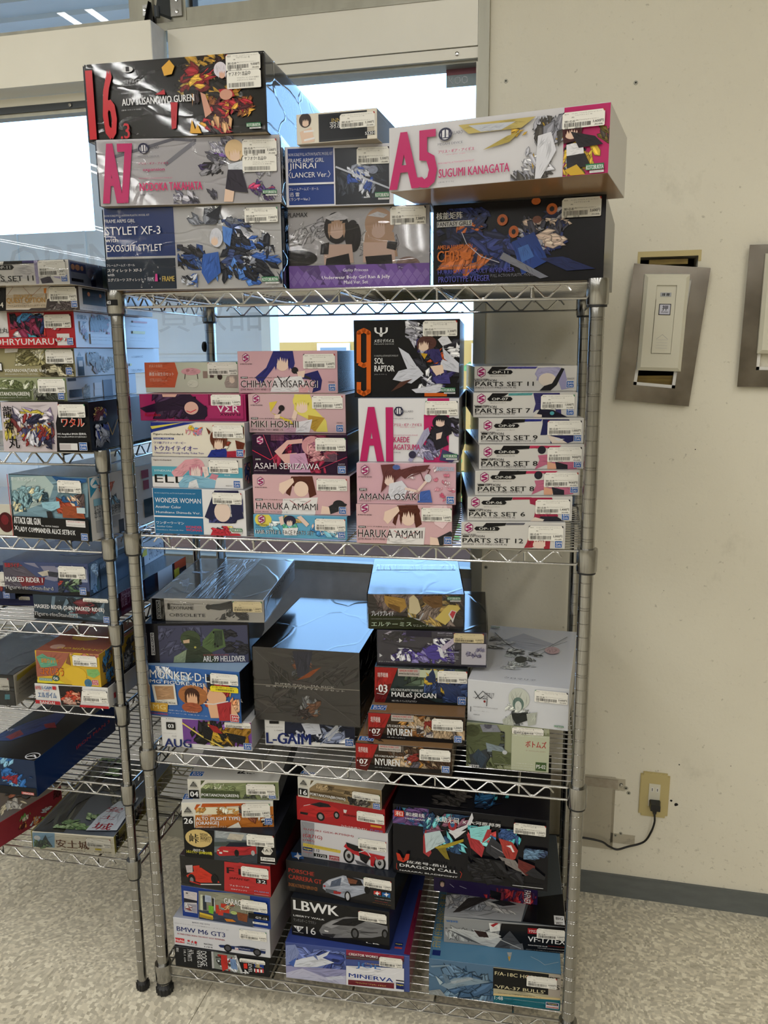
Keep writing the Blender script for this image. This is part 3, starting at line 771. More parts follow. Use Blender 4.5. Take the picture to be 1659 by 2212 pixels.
('wonder',-0.8023,1.4173,1.0490,0.0231,0.1928,0.0900,0.3000,'f0efef','b8b4b4','c8c8cc','b8a890',0,0,'blue and white kit box at the bottom of the leftmost stack, second shelf',1,'''#front
r 2470a0 9 -8 542 1021
r f2f2f4 3 636 553 606
t c8e0ec 28 108 473 100 "NON SCALE FULL ACTION PLASTIC MODEL KIT"
t f8fafc 28 206 527 313 "WONDER WOMAN"
t f8fafc 29 376 309 435 "Another Color"
t f8fafc 31 500 518 550 "Humikane Shimada Ver."
t f8fafc 28 728 332 792 "ワンダーウーマン"
t d8e8f0 28 828 202 861 "Another Color"
t d8e8f0 26 907 328 929 "Humikane Shimada Ver."
t e83048 347 810 522 868 "WONDER" b
t e83048 350 881 523 932 "WOMAN" b
S 605 80 977 725 26 134 24264a 1c1e3a 34386a
p 24264a 681 15 933 1 979 603 859 673 840 218 706 226 650 688 562 602
e f0d8c8 756 481 87 214
p c83040 645 873 886 824 941 988 612 1015
S 617 783 912 990 16 60 c83040 e8e8ec 2a2a3a e8d060
Q 821 829 958 901 
k 658 56 968 306 "3,600円"'''),
('ellie',-0.8058,1.4284,1.1394,0.0299,0.1883,0.0590,0.3000,'d8d4cf','c4c2c0','d0cecc','b8a890',0,0,'grey and light blue kit box second from the bottom of the leftmost stack',1,'''#front
r f0eeec -10 652 995 996
r 5cabc0 -2 300 1000 636
t 4a2a2a 27 65 222 124 "Figure-riseStandard" b
t e8f4f8 27 415 288 473 "SYNDUALITY"
t 111111 28 579 529 847 "ELLIE" b
p e8a8b0 218 496 381 68 490 39 438 342 340 627 246 634
e e8a8b0 500 292 89 277
p d890a0 665 512 741 553 708 717 632 677
e f6e0d8 490 455 62 223
p 90c4dc 289 865 372 579 572 611 707 740 688 997 301 1004
p f0f0f0 414 809 493 710 518 1010 394 1020
p f6e0d8 562 288 623 285 634 561 586 657
t e8f4f8 805 526 865 577 "ELLIE"
t 707070 812 881 884 921 "5065319"
O 1f5fae 900 736 968 952
k 639 63 958 493 "2,000円"
#right
S 29 190 139 877 16 74 4a5a9a 3a3030 e8a8b0'''),
('teio',-0.8090,1.4390,1.1988,0.0395,0.1938,0.0668,0.3000,'f2ead8','d0d0e0','c8c8d8','b8a890',0,0,'cream kit box with blue and gold corner stripe in the leftmost stack, second shelf',1,'''#front
p 22348c 4 -2 499 -4 28 283 0 325
p e8d85a 1 121 365 -1 15 202
r 22348c 27 447 247 501
t f0f0f0 36 455 238 493 "PLASTIC MODEL KIT" b
t 1a1a1a 30 316 348 388 "Figure-riseStandard" b
S 380 30 610 388 20 39 e8c030 e87040 e890b0 60a0d0
t e88ab0 391 172 551 369 "ウマ娘" b
t 4a3a9a 29 562 375 631 "ウマ娘プリティーダービー" b
t 3a2a90 38 684 498 830 "トウカイテイオー" b
t 3a2a90 32 866 563 933 "Umamusume: Pretty Derby Tokai Teio" b
S 615 105 996 979 26 68 6a3020 22348c e8d85a f2ead8 8a3a2a
e 6a3a28 727 465 91 282
e f6d8c0 724 606 53 170
p 6a3020 600 126 649 265 626 347
p 22348c 647 791 795 745 835 986 599 997
p b02840 809 825 1000 777 982 987 806 996
p 6a3020 902 499 1003 576 969 859 913 740
O 1f5fae 912 772 978 959
k 670 72 987 440 "2,800円"'''),
('pinkbox',-0.8437,1.4647,1.2660,0.0384,0.2218,0.0522,0.2400,'b03068','a02c60','b8346c','b8a890',0,0,'magenta kit box lying upside down on the cream blue-striped box',1,'''#front
S 32 -107 640 929 34 159 2c1c34 3a2440 4a2c50
p 2c1c34 1 525 308 153 470 -56 646 513 614 930 469 961 408 569 59 682
p e8b8a8 220 -133 392 -134 349 100 229 101
e e8b8a8 495 515 66 240
L d83048 8 447 621 486 672 540 567
t c01c30 48 709 198 826 "Kanako" b
r b03068 654 -134 979 909
t f4e8ee 738 407 936 662 "VΣR" b
u 1c141c 761 692 948 791 "PLAMAX" b
t 7a1c44 659 -5 673 408 "I"
k 682 -46 958 414 "5,000円"'''),
('birthday',-0.8560,1.5143,1.3189,0.0430,0.2051,0.0602,0.2000,'d8ddc8','c0c4b0','e0e2d4','b8a890',0,0,'flat orange and pale green kit box topmost on the magenta box',1,'''#front
p dc6a48 3 -101 317 -85 353 357 310 829 -2 828
t f0b8a0 51 66 190 161 "武装少女幕間"
t f4c8b0 50 270 143 317 "アフタースクール"
t fff4ea 46 325 307 440 "轟雷お誕生日セット"
t f0b8a0 49 530 177 577 "AFTER SCHOOL"
t f0b8a0 48 586 236 633 "GOURAI'S BIRTHDAY SET"
e f0b4bc 488 304 102 119
L 4a3a3a 7 428 381 418 552
L 4a3a3a 7 552 383 557 553
e c88a90 457 267 20 46
r a08a80 612 292 659 522
r 5a4a48 683 384 724 508
e 3a2c2a 786 477 26 101
e e8ecd8 503 705 58 129
p b0a49a 829 683 861 455 969 433 963 844 842 830
e f0dcc8 910 556 31 137
k 665 -40 971 420 "900円"'''),
('hairset',-0.5938,1.4201,1.0490,0.0575,0.1835,0.0446,0.3000,'6ab4d8','4a7a9a','a0c8d8','b8a890',0,0,'thin light blue kit box at the bottom of the second stack, second shelf',1,'''#front
e f0e060 108 223 91 306
S 173 3 999 906 44 89 8ad0e8 4a90c8 e8f4f8 f0d0c0 d8b870 5a4a5a 60b890
e 2a2a44 397 221 66 219
e f4d8c8 393 313 36 146
p f4d8c8 278 82 323 17 335 380 297 446
p f4d8c8 472 61 518 -4 604 349 574 474
p f8f8f8 319 565 484 515 467 852 331 869
H 49 -9 136 397
t 20303a 25 416 157 450 "30 MINUTES SISTERS" b
t 20303a 24 527 198 580 "OPTION BODY PARTS"
t f8f8f8 23 662 649 829 "HAIR STYLE & FACE PARTS SET" b
t 22262a 28 649 649 829 "HAIR STYLE & FACE PARTS SET"
t 4a6a7a 35 919 496 946 "(CHIYUKI / SONODA / RINZE / MORINO)"
O 1f5fae 908 664 976 921
k 665 100 986 618 "2,000円"'''),
('haruka_a',-0.5956,1.4275,1.0940,0.0614,0.1898,0.0752,0.3000,'e2b8bc','5a3038','e8d0d0','b8a890',0,0,'pale pink kit box with brown-haired cover above the thin light blue box',1,'''#front
H 45 48 129 287
p 5a2c20 407 29 622 12 660 478 588 571 563 199 420 206 387 528 344 459
e 5a2c20 506 166 122 149
e fadcc8 504 344 75 196
p fadcc8 283 212 421 64 434 169 315 496 273 391
p f4f0ee 313 604 674 548 640 997 293 1019
p 303034 742 830 886 625 970 709 927 854 798 969
e 2a2a2e 885 714 60 107
p fadcc8 714 760 785 791 798 969 698 976
L c06068 6 385 636 484 809 601 624
r 1a1a1a 26 612 101 659
t ffffff 33 619 94 656 "30MS" b
t 3a3a3a 112 615 385 646 "30MS 天海春香 [20th Anniv.]"
t f8f0f0 24 721 670 888 "HARUKA AMAMI" b
t 1c1418 29 713 670 881 "HARUKA AMAMI"
t 30282c 22 931 352 969 "[20th Anniv. YOU AND i !]"
O 1f5fae 889 785 956 952
k 664 71 973 373 "3,600円"'''),
('asahi',-0.5972,1.4365,1.1695,0.0660,0.1850,0.0753,0.3000,'2c1230','1a1424','3a2038','b8a890',0,0,'dark purple kit box with red light beams in the second stack',1,'''#front
H 45 24 131 262
S 38 4 980 960 30 206 6a1a3a 4a1640 a02848 3a1440
L e03050 7 2 393 192 635 479 135
L e05070 6 127 2 249 775
L c03860 6 616 939 998 540
G c87898 205 -14 344 152 12 6
G d0a0b0 753 425 896 665 10 7
p e8b8b0 240 421 377 137 538 98 537 203 390 242 313 490 475 450 500 837 368 771
e d89aa0 638 271 109 245
e f0c0b8 638 306 64 175
p d0a0c0 401 487 563 448 616 939 395 948
S 596 132 794 686 20 87 d89aa0 c88890 a86880
r 1a1a1a 25 598 99 645
t ffffff 33 605 93 642 "30MS" b
t 1a0c18 26 719 717 872 "ASAHI SERIZAWA" b
t f8eef4 20 712 711 865 "ASAHI SERIZAWA"
t c8b0c0 17 898 150 928 "30MS 芹沢あさひ"
t d0c0d0 907 703 975 736 "5069339"
O 1f5fae 905 774 978 943
k 673 68 988 394 "3,000円"'''),
('miki',-0.6139,1.4667,1.2452,0.0451,0.1918,0.0734,0.3000,'dab6ba','5a4a30','d8c8b0','b8a890',0,0,'pink and beige kit box with long yellow hair on its cover',1,'''#front
H 44 -1 128 245
p f0e070 482 -5 639 -13 692 387 803 673 815 961 700 963 646 675 476 462
p e8d050 219 211 306 175 230 465 444 679 472 824 230 465
e f0e070 558 173 93 215
e fadcc8 557 317 66 165
p c8a040 619 532 789 601 686 964 616 821
p f4f0f4 502 714 661 639 628 983 470 987
p d8b0c0 356 826 501 787 484 987 368 990
e 2a2426 347 355 32 79
L 3a3436 20 339 427 301 572
p fadcc8 272 537 338 499 322 627 271 646
p fadcc8 477 389 512 461 488 678 445 643
r 1a1a1a 25 599 98 649
t ffffff 31 606 92 645 "30MS" b
t 3a3a3a 113 612 495 649 "30MS 星井美希 [20th Anniv. YOU AND i !]"
t f8f0e8 28 694 522 866 "MIKI HOSHII" b
t 1c1810 24 686 517 859 "MIKI HOSHII"
t 30282c 22 899 354 950 "(20th Anniv. YOU AND i !)"
t 6a5a5a 909 707 970 741 "5069467"
O 1f5fae 906 786 972 950
k 663 37 975 366 "3,600円"'''),
('chihaya',-0.6470,1.5011,1.3190,0.0480,0.2004,0.0808,0.3000,'e0b4bc','221c26','e8d8dc','b8a890',0,0,'pink kit box with dark blue hair on its cover, topmost of the second stack',1,'''#front
H 45 44 126 270
p 34347c 367 -2 562 2 579 297 556 461 434 163 346 458 227 790 173 623 290 391
p 2c2c6c 597 593 806 464 846 693 829 924 745 990 776 693 652 659
e 34347c 456 147 101 164
e fadcc8 454 295 67 178
e 2c282c 577 461 34 79
L 3a3638 22 591 510 735 666
p fadcc8 598 494 682 462 666 626 610 642
p f4f2f4 371 641 638 593 718 973 324 974
L 202028 10 400 591 454 790 527 592
p f0b8bc 608 791 719 825 704 983 613 983
r 1a1a1a 26 605 98 649
t ffffff 33 611 93 645 "30MS" b
t 4a4a4a 113 609 477 651 "30MS 如月千早 [20th Anniv. YOU AND i !]"
t fcf4f4 29 702 802 871 "CHIHAYA KISARAGI" b
t 18141c 24 695 798 864 "CHIHAYA KISARAGI"
t 30282c 22 890 324 943 "[20th Anniv. YOU AND i !]"
t 6a5a5a 907 720 969 753 "5069468"
O 1f5fae 911 792 974 940
k 663 79 979 420 "3,600円"'''),
('raptor',-0.3996,1.4588,1.3143,0.1076,0.1929,0.1388,0.3000,'1b1b1d','46403e','2a2a2c','b8a890',0,0,'tall black kit box with a big orange 9, topmost of its stack',1,'''#front
S 489 -1 840 242 14 88 e4e4ea c8c8d4 9a9aa4
S 518 237 1004 946 60 118 e8e8ec 3a3468 b8b8c4 2a2a32 8a5a4a d05a28
r e06820 672 945 884 990
p d8dae4 426 352 524 438 665 741 517 659
p d8dae4 370 770 427 659 606 599 665 701 546 822
p e4e4ea 549 899 783 844 886 885 783 945 590 944
p 5a3a30 352 927 442 801 561 761 456 862
p d8dae4 840 361 995 563 995 643 855 501
p d8dae4 826 501 995 603 995 683 841 642
p e4e4ea 796 261 869 183 927 303 840 342
e 5a3a34 694 300 91 92
e f2d4bc 664 335 53 68
p 3a3468 723 380 811 381 841 521 768 561 723 480
p f2d4bc 724 600 841 581 856 682 783 722
p 4a4484 753 742 900 703 916 824 783 823
p c8a030 635 429 701 440 672 509
L e06820 42 48 554 52 160 100 131 146 162 139 922 92 957 44 922 46 799
L e06820 42 48 554 96 587 143 555
t f0f0f0 202 97 326 214 "Ψ" b
t f0f0f0 198 245 384 291 "メガミデバイス" b
t b0b0b0 197 301 384 319 "MEGAMI DEVICE"
t c8c8c8 196 450 424 471 "1/1 SCALE FULL ACTION PLASTIC MODEL KIT"
t f4f4f4 199 488 288 564 "SOL" b
t f4f4f4 198 585 387 664 "RAPTOR" b
t b0b0b0 197 693 311 710 "[SOLラプター]"
Q 827 878 963 930 
k 657 21 976 216 "3,200円"'''),
('kaede',-0.3851,1.4293,1.1986,0.0958,0.1826,0.1153,0.3400,'edecee','c6c4c8','a8b0c0','b8a890',0,0,'white kit box with pink A1 numerals and a pink stripe',1,'''#front
r c82a6c 689 -12 904 157
r c82a6c 654 254 903 1000
S 530 255 1003 962 40 93 3a3648 5a5674 c0bcd4 24222a 8a86a8
e 24222a 831 375 92 122
p 24222a 777 303 915 302 932 545 870 594
e f2d4c4 816 375 49 63
p 2a2832 716 498 839 448 902 717 778 816
p f2d4c4 778 546 839 521 824 619 778 644
p b0aecc 498 969 654 498 700 449 716 547 529 1006
e 3a3650 542 881 38 60
p 4a4670 840 791 1010 887 934 1000 810 964
t c82a6c 31 133 328 996 "A1" B
e 30304a 406 201 47 73
e edecee 406 201 34 54
t 30304a 378 133 434 255 "Ш" b
t 60606a 446 187 549 216 "OLLABO"
t 80808a 356 304 553 320 "MEGAMI DEVICE"
t c82a6c 355 385 635 435 "アリス・ギア・アイギス" b
t e04080 421 441 569 455 "alice gear aegis"
t c82a6c 355 564 595 582 "NON SCALE FULL ACTION PLASTIC MODEL KIT"
t c82a6c 355 599 511 686 "KAEDE" b
t c82a6c 354 717 617 804 "AGATSUMA" b
t 80808a 354 836 423 858 "[吾妻 楓]"
Q 845 865 987 925 
k 668 41 988 258 "4,000円"
#right
S 0 0 1000 1000 26 100 c8d0e4 6a7aa0 e8e0e8 c84870 f0f4fa'''),
('amana',-0.3855,1.4127,1.1231,0.1051,0.1808,0.0752,0.3000,'e2b6c2','302838','e8d8dc','b8a890',0,0,'pink blossom-patterned kit box with flowing brown hair on its cover, third stack',1,'''#front
S 758 217 1017 932 60 28 e08098 f4d8e0 d86080 f0a8b8
S 176 40 993 933 12 41 f8e4ea e890a4
p 6a3a3a 247 38 382 16 491 223 396 416 334 227 301 572 245 727 273 343
p 6a3a3a 397 187 570 69 742 28 695 180 554 259 491 375
L 6a3a3a 11 491 185 601 69 742 141 703 332
L 6a3a3a 9 523 336 648 219 680 408 758 368
e f8dcd0 333 398 54 145
p e8e8f2 333 494 460 414 522 604 475 874 316 879
L f8dcd0 25 491 605 617 677 711 408
e e4e4ea 723 350 34 99
p 4a6ab8 648 676 742 635 766 941 617 946
e 5a70b0 405 92 38 61
H 41 35 135 293
r 1a1a1a 27 611 103 670
t ffffff 33 618 97 662 "30MS" b
t fcf0f4 29 742 636 899 "AMANA OSAKI" b
t 18141c 24 734 631 892 "AMANA OSAKI"
t 6a5a5a 18 905 148 939 "30MS 大崎甘奈"
t a8c8e0 807 72 981 174 "SHINYCOLORS" b
t d0a8b8 907 699 980 742 "5069000"
O 1f5fae 910 794 981 960'''),
('haruka_b',-0.3869,1.4111,1.0490,0.0838,0.1762,0.0737,0.3000,'e2b8bc','8a3040','e8d0d0','b8a890',0,0,'pale pink kit box with brown-haired cover at the bottom of the third stack',1,'''#front
H 41 -32 139 233
p 5a2c20 432 18 643 -11 689 479 627 581 586 207 448 214 414 533 382 455
e 5a2c20 546 150 124 150
e fadcc8 546 328 75 198
p fadcc8 301 182 440 37 456 155 332 498 287 381
p f4f0ee 348 617 724 556 708 1014 314 1039
p 303034 806 869 983 640 1019 697 984 858 887 1023
p f8d8dc 773 41 933 -44 998 305 902 585 821 471
p fadcc8 773 791 854 826 871 1004 773 1010
L c06068 7 398 654 512 847 643 640
r 1a1a1a 23 555 101 602
t ffffff 29 562 94 595 "30MS" b
t 3a3a3a 113 550 414 581 "30MS 天海春香 [20th Anniv.]"
t f8f0f0 22 651 700 851 "HARUKA AMAMI" b
t 1c1418 17 643 695 843 "HARUKA AMAMI"
t 30282c 16 860 347 921 "[20th Anniv. YOU AND i !]"
O 1f5fae 922 790 995 964
k 684 65 1015 402 "3,600円"'''),
('ps11',-0.1869,1.5303,1.3216,0.1807,0.1896,0.0465,0.3000,'dddad4','b4b2b0','d8d6d0','b8a890',0,0,'thin white parts box without price sticker, topmost of the rightmost stack',1,'''#front
p 1a1a1c 177 14 337 20 291 141 154 137
p 1a1a1c 173 14 344 20 147 260 124 259
p 4a4690 337 20 618 29 595 108 314 99
p a8a4c8 618 78 815 53 876 147 928 888 852 948 819 576 606 570 585 879 613 447 589 323
e b8b4d4 718 296 118 246
e eee0d0 712 542 85 259
p 242428 845 85 876 117 805 761 746 976 639 973 684 788 759 698
H 21 22 114 444
Z 147 155 376 316 "OP-11"
t 6a6a6a 155 359 308 413 "30MS オプションパーツセット11"
r 1a1a1a 7 540 72 598
t ffffff 13 547 66 591 "30MS"
t 1a1a1c 79 517 217 602 "OPTION" b
t 141416 10 615 580 786 "PARTS SET 11" b
t 1a1a1c 8 813 407 886 "(FANG COSTUME)[COLOR A]"
t 7a7a7a 906 474 973 537 "5066229"
O 1f5fae 901 609 969 858'''),
('ps7',-0.1832,1.4873,1.2769,0.1749,0.1882,0.0443,0.3000,'dddad4','b4b2b0','d8d6d0','b8a890',0,0,'thin white parts box numbered 7, second from the top of the rightmost stack',1,'''#front
p 1a1a1c 185 12 343 16 298 142 133 265
p 5aa0a0 343 16 575 9 560 104 336 117
p 3c386c 575 9 828 15 850 906 805 905 788 650 609 710 577 837 600 454
p 1e1e30 646 647 774 713 911 1003 596 997
p eee0d0 578 997 610 870 663 903 663 999
e 5ab0b8 760 841 21 77
H 32 20 124 456
Z 153 164 379 335 "OP-07"
t 6a6a6a 164 381 315 435 "30MS オプションパーツセット7"
r 1a1a1a 18 537 82 596
t 1a1a1c 89 520 225 612 "OPTION" b
t 141416 19 633 550 817 "PARTS SET 7" b
t 1a1a1c 16 826 397 904 "(EVIL COSTUME)[COLOR A]"
O 1f5fae 899 633 965 909
k 650 87 972 679 "1,000円"'''),
('ps9',-0.1707,1.4693,1.2310,0.1750,0.1884,0.0455,0.3000,'dddad4','b4b2b0','d8d6d0','b8a890',0,0,'thin white parts box with dark blue hair and numbered 9, third from the top',1,'''#front
p 1a1a1c 237 29 445 32 438 156 208 226
p 2c3484 445 32 608 35 594 121 438 131
p 2a2c5c 608 35 859 52 940 858 852 993 689 992 686 606 642 667 590 667 609 233
p eee0d0 657 668 776 793 852 993 704 992
p e8e8ea 717 793 821 825 763 905
H 43 62 134 486
Z 163 213 390 372 "OP-09"
t 6a6a6a 172 431 343 489 "30MS オプションパーツセット9"
r 1a1a1a 29 578 87 641
t 1a1a1c 97 560 240 650 "OPTION" b
t 141416 27 672 564 853 "PARTS SET 9" b
t 1a1a1c 28 866 543 934 "(COMMANDER COSTUME)[COLOR C]"
O 1f5fae 912 659 977 908
k 656 98 980 672 "1,000円"'''),
('ps8a',-0.1664,1.4474,1.1866,0.2138,0.1874,0.0440,0.3000,'dddad4','b4b2b0','d8d6d0','b8a890',0,0,'thin white parts box numbered 8, upper one of two with pink hair cover',1,'''#front
p 1a1a1c 231 27 484 34 477 162 202 231
p c83c60 484 34 782 43 753 132 477 143
p c8708c 561 433 858 313 938 989 849 1019 818 825 638 820 535 1011 577 626
e 2a2a34 597 210 39 166
p e8b090 652 692 773 824 729 1016 655 1014
p 2a2a34 727 694 847 826 849 1019 744 1016
H 37 60 128 498
Z 157 197 385 364 "OP-08"
t 6a6a6a 165 409 337 478 "30MS オプションパーツセット8"
r 1a1a1a 22 565 81 631
t 1a1a1c 91 548 234 642 "OPTION" b
t 141416 21 662 559 857 "PARTS SET 8" b
t 1a1a1c 22 855 442 944 "(SCOUT COSTUME)[COLOR C]"
O 1f5fae 909 674 975 926
k 651 103 978 701 "900円"'''),
('ps8b',-0.1710,1.4318,1.1414,0.2005,0.1862,0.0448,0.3000,'dddad4','b4b2b0','d8d6d0','b8a890',0,0,'thin white parts box numbered 8, lower one of two with pink hair cover',1,'''#front
p 1a1a1c 236 7 489 12 483 137 207 208
p c83c60 489 12 786 17 757 105 482 119
p c8708c 566 403 863 282 943 946 854 976 822 786 643 783 540 972 582 593
e 2a2a34 602 183 39 163
p e8b090 657 657 778 785 734 974 660 973
p 2a2a34 732 658 852 786 854 976 749 975
H 42 42 133 472
Z 162 176 390 337 "OP-08"
t 6a6a6a 170 384 343 450 "30MS オプションパーツセット8"
r 1a1a1a 27 539 86 604
t 1a1a1c 96 522 239 612 "OPTION" b
t 141416 26 634 564 820 "PARTS SET 8" b
t 1a1a1c 27 825 447 907 "(SCOUT COSTUME)[COLOR C]"
O 1f5fae 913 636 980 883
k 656 78 982 662 "900円"'''),
('ps6',-0.1827,1.4205,1.0969,0.1754,0.1854,0.0441,0.3000,'dddad4','b4b2b0','d8d6d0','b8a890',0,0,'thin white parts box numbered 6, second lowest of the rightmost stack',1,'''#front
p 1a1a1c 238 20 432 19 418 147 194 213
p b02c4c 432 19 611 18 597 108 425 122
p a83050 589 31 804 30 869 801 811 995 632 997 658 352 598 288
p 2a2a34 705 802 854 801 930 1007 662 1010
p eee0d0 602 998 646 835 736 931 722 1009
H 28 8 120 446
Z 149 162 374 321 "OP-06"
t 6a6a6a 154 388 307 438 "30MS オプションパーツセット6"
r 1a1a1a 15 537 75 602
t 1a1a1c 84 517 225 607 "OPTION" b
t 141416 15 628 551 804 "PARTS SET 6" b
t 1a1a1c 16 829 456 896 "(CHASER COSTUME)[COLOR A]"
O 1f5fae 904 671 970 942
k 649 108 977 703 "1,400円"'''),
('ps12',-0.1925,1.4123,1.0490,0.1325,0.1839,0.0475,0.3000,'dddad4','b4b2b0','d8d6d0','b8a890',0,0,'thin white parts box numbered 12, lowest of the rightmost stack',1,'''#front
p 1a1a1c 241 30 436 21 422 129 197 212
p 6a6a72 436 21 616 12 601 91 429 105
p a82c3c 647 178 859 647 854 1009 802 1012 785 771 682 958 607 975 657 598
e f2d8c8 752 773 69 217
p a82c3c 649 538 709 595 682 958 622 962
H 27 16 119 421
Z 144 173 373 324 "OP-12"
t 6a6a6a 152 371 310 411 "30MS オプションパーツセット12"
r 1a1a1a 13 524 74 575
t 1a1a1c 84 508 225 585 "OPTION" b
t 141416 13 621 598 794 "PARTS SET 12" b
t 1a1a1c 14 827 441 900 "(REAPER COSTUME)[COLOR A]"
O 1f5fae 904 693 968 942
k 646 118 978 689 "1,000円"'''),
('aug',-0.8202,1.4237,0.5880,0.0958,0.1950,0.0645,0.3000,'ecebe8','c8c8cc','d0d0d0','b8a890',0,0,'white and purple kit box with dark blue AUG lettering, resting on the wires',2,'''#front
r 7a4a9a 240 14 1021 856
S 243 14 997 885 50 145 c8a030 e0c860 3a2a14 1a1a1a 8a5ab0 9a7020
L e8d068 16 241 140 458 580 686 918
p 1a1a1c 449 179 592 255 552 715 473 628
p 1a1a1c 718 383 939 494 919 799 777 674
p a02828 515 118 625 199 685 439 590 406
r 1a1a1a 62 135 163 390
t ffffff 82 202 144 332 "03" B
t 1a1a1a 65 -7 149 29 "HG" b
t 9a9a9a 22 506 168 531 "HG 1/144 オージ"
t 9a9a9a 115 591 169 632 "AUG"
t 1c2c6c 34 707 329 1024 "AUG" B
O 1f5fae 912 725 993 936
k 710 -115 1011 207 "3,200円"'''),
('monkey',-0.8460,1.4288,0.6529,0.0157,0.2033,0.1113,0.2000,'3a6ab0','14161c','9ab8d8','b8a890',0,0,'blue sky kit box with straw hat colours and a yellow sticker, third shelf left',2,'''#front
S 8 5 694 303 20 112 6a9ad8 e8ecf4 4a80c8 a8c8ec
S 607 90 989 940 40 125 e8a070 b03034 f0c098 c85028 303038 e8b868
e b07040 490 520 159 202
e 4a2a1c 483 507 83 133
e ecb890 481 579 67 133
e a85838 475 767 112 104
p e8e4d8 42 374 298 335 316 735 72 775
p b8906a 70 398 281 366 288 624 92 670
e ecb890 750 522 104 143
p ecb890 638 597 904 611 990 882 675 936
p b03034 747 637 905 583 895 956 769 978
p 20222a 644 141 732 71 722 413 661 365
L e8e4e4 11 605 660 715 656 874 573
t f4f4f0 31 73 684 234 "MONKEY·D·L" s
t f4f4f0 27 266 646 333 "MG FIGURE-RISE" s
p d8a840 12 727 212 723 200 900 9 897
t f0d890 40 757 183 850 "MG" b
t c83c28 17 924 203 958 "FIGURERISE" b
t 2a2420 72 694 297 721 "DEAD OR ALIVE" s
t fafafa 212 839 535 861 "マスターグレード フィギュアライズ" b
t fafafa 213 898 645 912 "ワンピース 1/8スケール" b
O c02c2c 893 836 976 965
k 694 43 990 258 "4,600円"
j2 687 290 987 400 
#right
S 0 0 1000 1000 16 100 8a2a28 3a3a40 c89848 e8e4e0'''),
('helldiver',-0.8517,1.4370,0.7646,0.2286,0.2163,0.0858,0.2000,'141318','101216','1a1e28','b8a890',0,0,'black and slate kit box with green helmeted trooper on its front',2,'''#front
r 4a4c66 131 53 986 1001
r 15141a 9 50 107 983
S 130 97 626 956 10 139 50526c 464860 54566e
S 725 145 989 963 12 84 2a2a30 34343c
e 46543a 436 378 95 206
e 384430 454 508 81 170
p d8b898 365 425 428 397 426 489 370 499
p 3a4434 352 691 578 547 709 995 261 986
p 8a9a80 272 838 395 655 373 988 261 986
p 5a7048 553 436 670 126 752 164 772 588 630 733 549 584
p 3c4a38 669 181 745 175 745 551 660 623
e 141414 662 225 8 29
e 141414 669 520 8 30
e 141414 696 579 8 30
e c8c060 479 601 11 26
t b86868 552 776 796 818 "1/60 SCALE AIRBORNE TROOPS LABOR"
t f0f0f0 549 824 954 970 "ARL-99 HELLDIVER" b
r e8e8e8 57 224 90 789
r 141318 61 235 86 778
w f4f4f4 66 250 81 763 "MODEROID"
#top
r 3a3a3e 355 944 674 1079'''),
('obsolete',-0.8433,1.4579,0.8508,0.1480,0.2363,0.0487,0.3300,'d8d4cc','e8e8ea','ececee','b8a890',1,0,'flat grey shrink-wrapped kit box with black end strip, topmost at left',2,'''#front
p 0f0f11 4 -7 114 -16 119 1005 0 996
r e8e8e8 42 86 81 911
r 0f0f11 46 112 77 892
v f4f4f4 51 137 74 873 "MODEROID"
S 539 96 867 902 50 52 3a3a3e 2a2a2e 5a5a5e 1e1e20
p 3a3a3e 492 260 616 186 720 49 717 401 613 475 510 420
e 2a2a2e 511 342 23 116
r 1a1a1a 145 207 168 475
t 1a1a1a 177 204 379 289 "Military Armed" b
t 1a1a1a 175 333 377 470 "EXOFRAME" b
t 3a3a3a 177 500 261 532 "装備エグゾフレーム"
t 2a2a2e 158 644 482 783 "OBSOLETE"
n 730 67 988 537 "1,400円"
#right
t 2a2e3a 210 175 827 343 "OBSOLETE"
#top
S -203 283 392 898 8 83 b8c0d0 a0a8b8 c8d0dc
p 8a8e98 98 609 135 536 215 742 161 744
L a0a8b8 5 51 879 247 872 183 641'''),
('inazuma',-0.6284,1.4718,0.6453,0.0400,0.2240,0.1602,0.3400,'4a4542','16161c','3a3836','b8a890',1,0,'big dark grey shrink-wrapped box with a bright reflecting top',2,'''#front
S -6 19 992 903 22 207 342e2c 3c3634 282422 443c38
p 46403c 8 18 468 446 989 8 950 -65
S 367 25 565 397 20 82 5a5a60 7a7a80 8a5030 2e2a28
S 340 618 637 984 20 97 8a5a3c 6a6a70 3a3230 a0a0a0
p 3a3a42 381 24 573 7 525 322 428 371
p 8a4a2a 414 412 568 260 650 213 538 360
L b8b0a0 4 -21 505 1000 490
t c0bab0 204 481 768 470 "SUPER INAZUMA KICK"
t d8d2c8 116 525 862 508 "∞ スーパーイナズマキックセット"
L 6a6460 4 21 36 357 457
L 6a6460 4 975 19 536 478
L 6a6460 4 356 517 -8 998
L 6a6460 4 522 500 992 982
L 4a4440 36 372 436 550 457'''),
('lgaim',-0.6100,1.4741,0.5880,0.1405,0.1899,0.0569,0.3000,'ecebe8','2a2a30','d0d0d0','b8a890',0,0,'white kit box with dark blue L-GAIM lettering under the big grey wrapped box',2,'''#front
p 20263c 228 -114 1006 -202 1001 879 696 872 220 631
S 219 1 985 824 36 129 3a4a70 c8ccd8 1a2030 8a94b0 e8ecf2
p d8dce8 412 93 605 14 634 466 472 543
p c8ccd4 682 518 813 46 828 272 713 743
L a8b0c8 10 615 882 861 98
r 1a1a1a 56 20 161 134
t 7a7a7a 18 242 203 278 "HG 1/144 エルガイム"
t 7a7a7a 109 369 202 415 "L-GAIM"
t 1c2c6c 19 483 510 918 "L-GAIM" B
O 1f5fae 895 652 980 905'''),
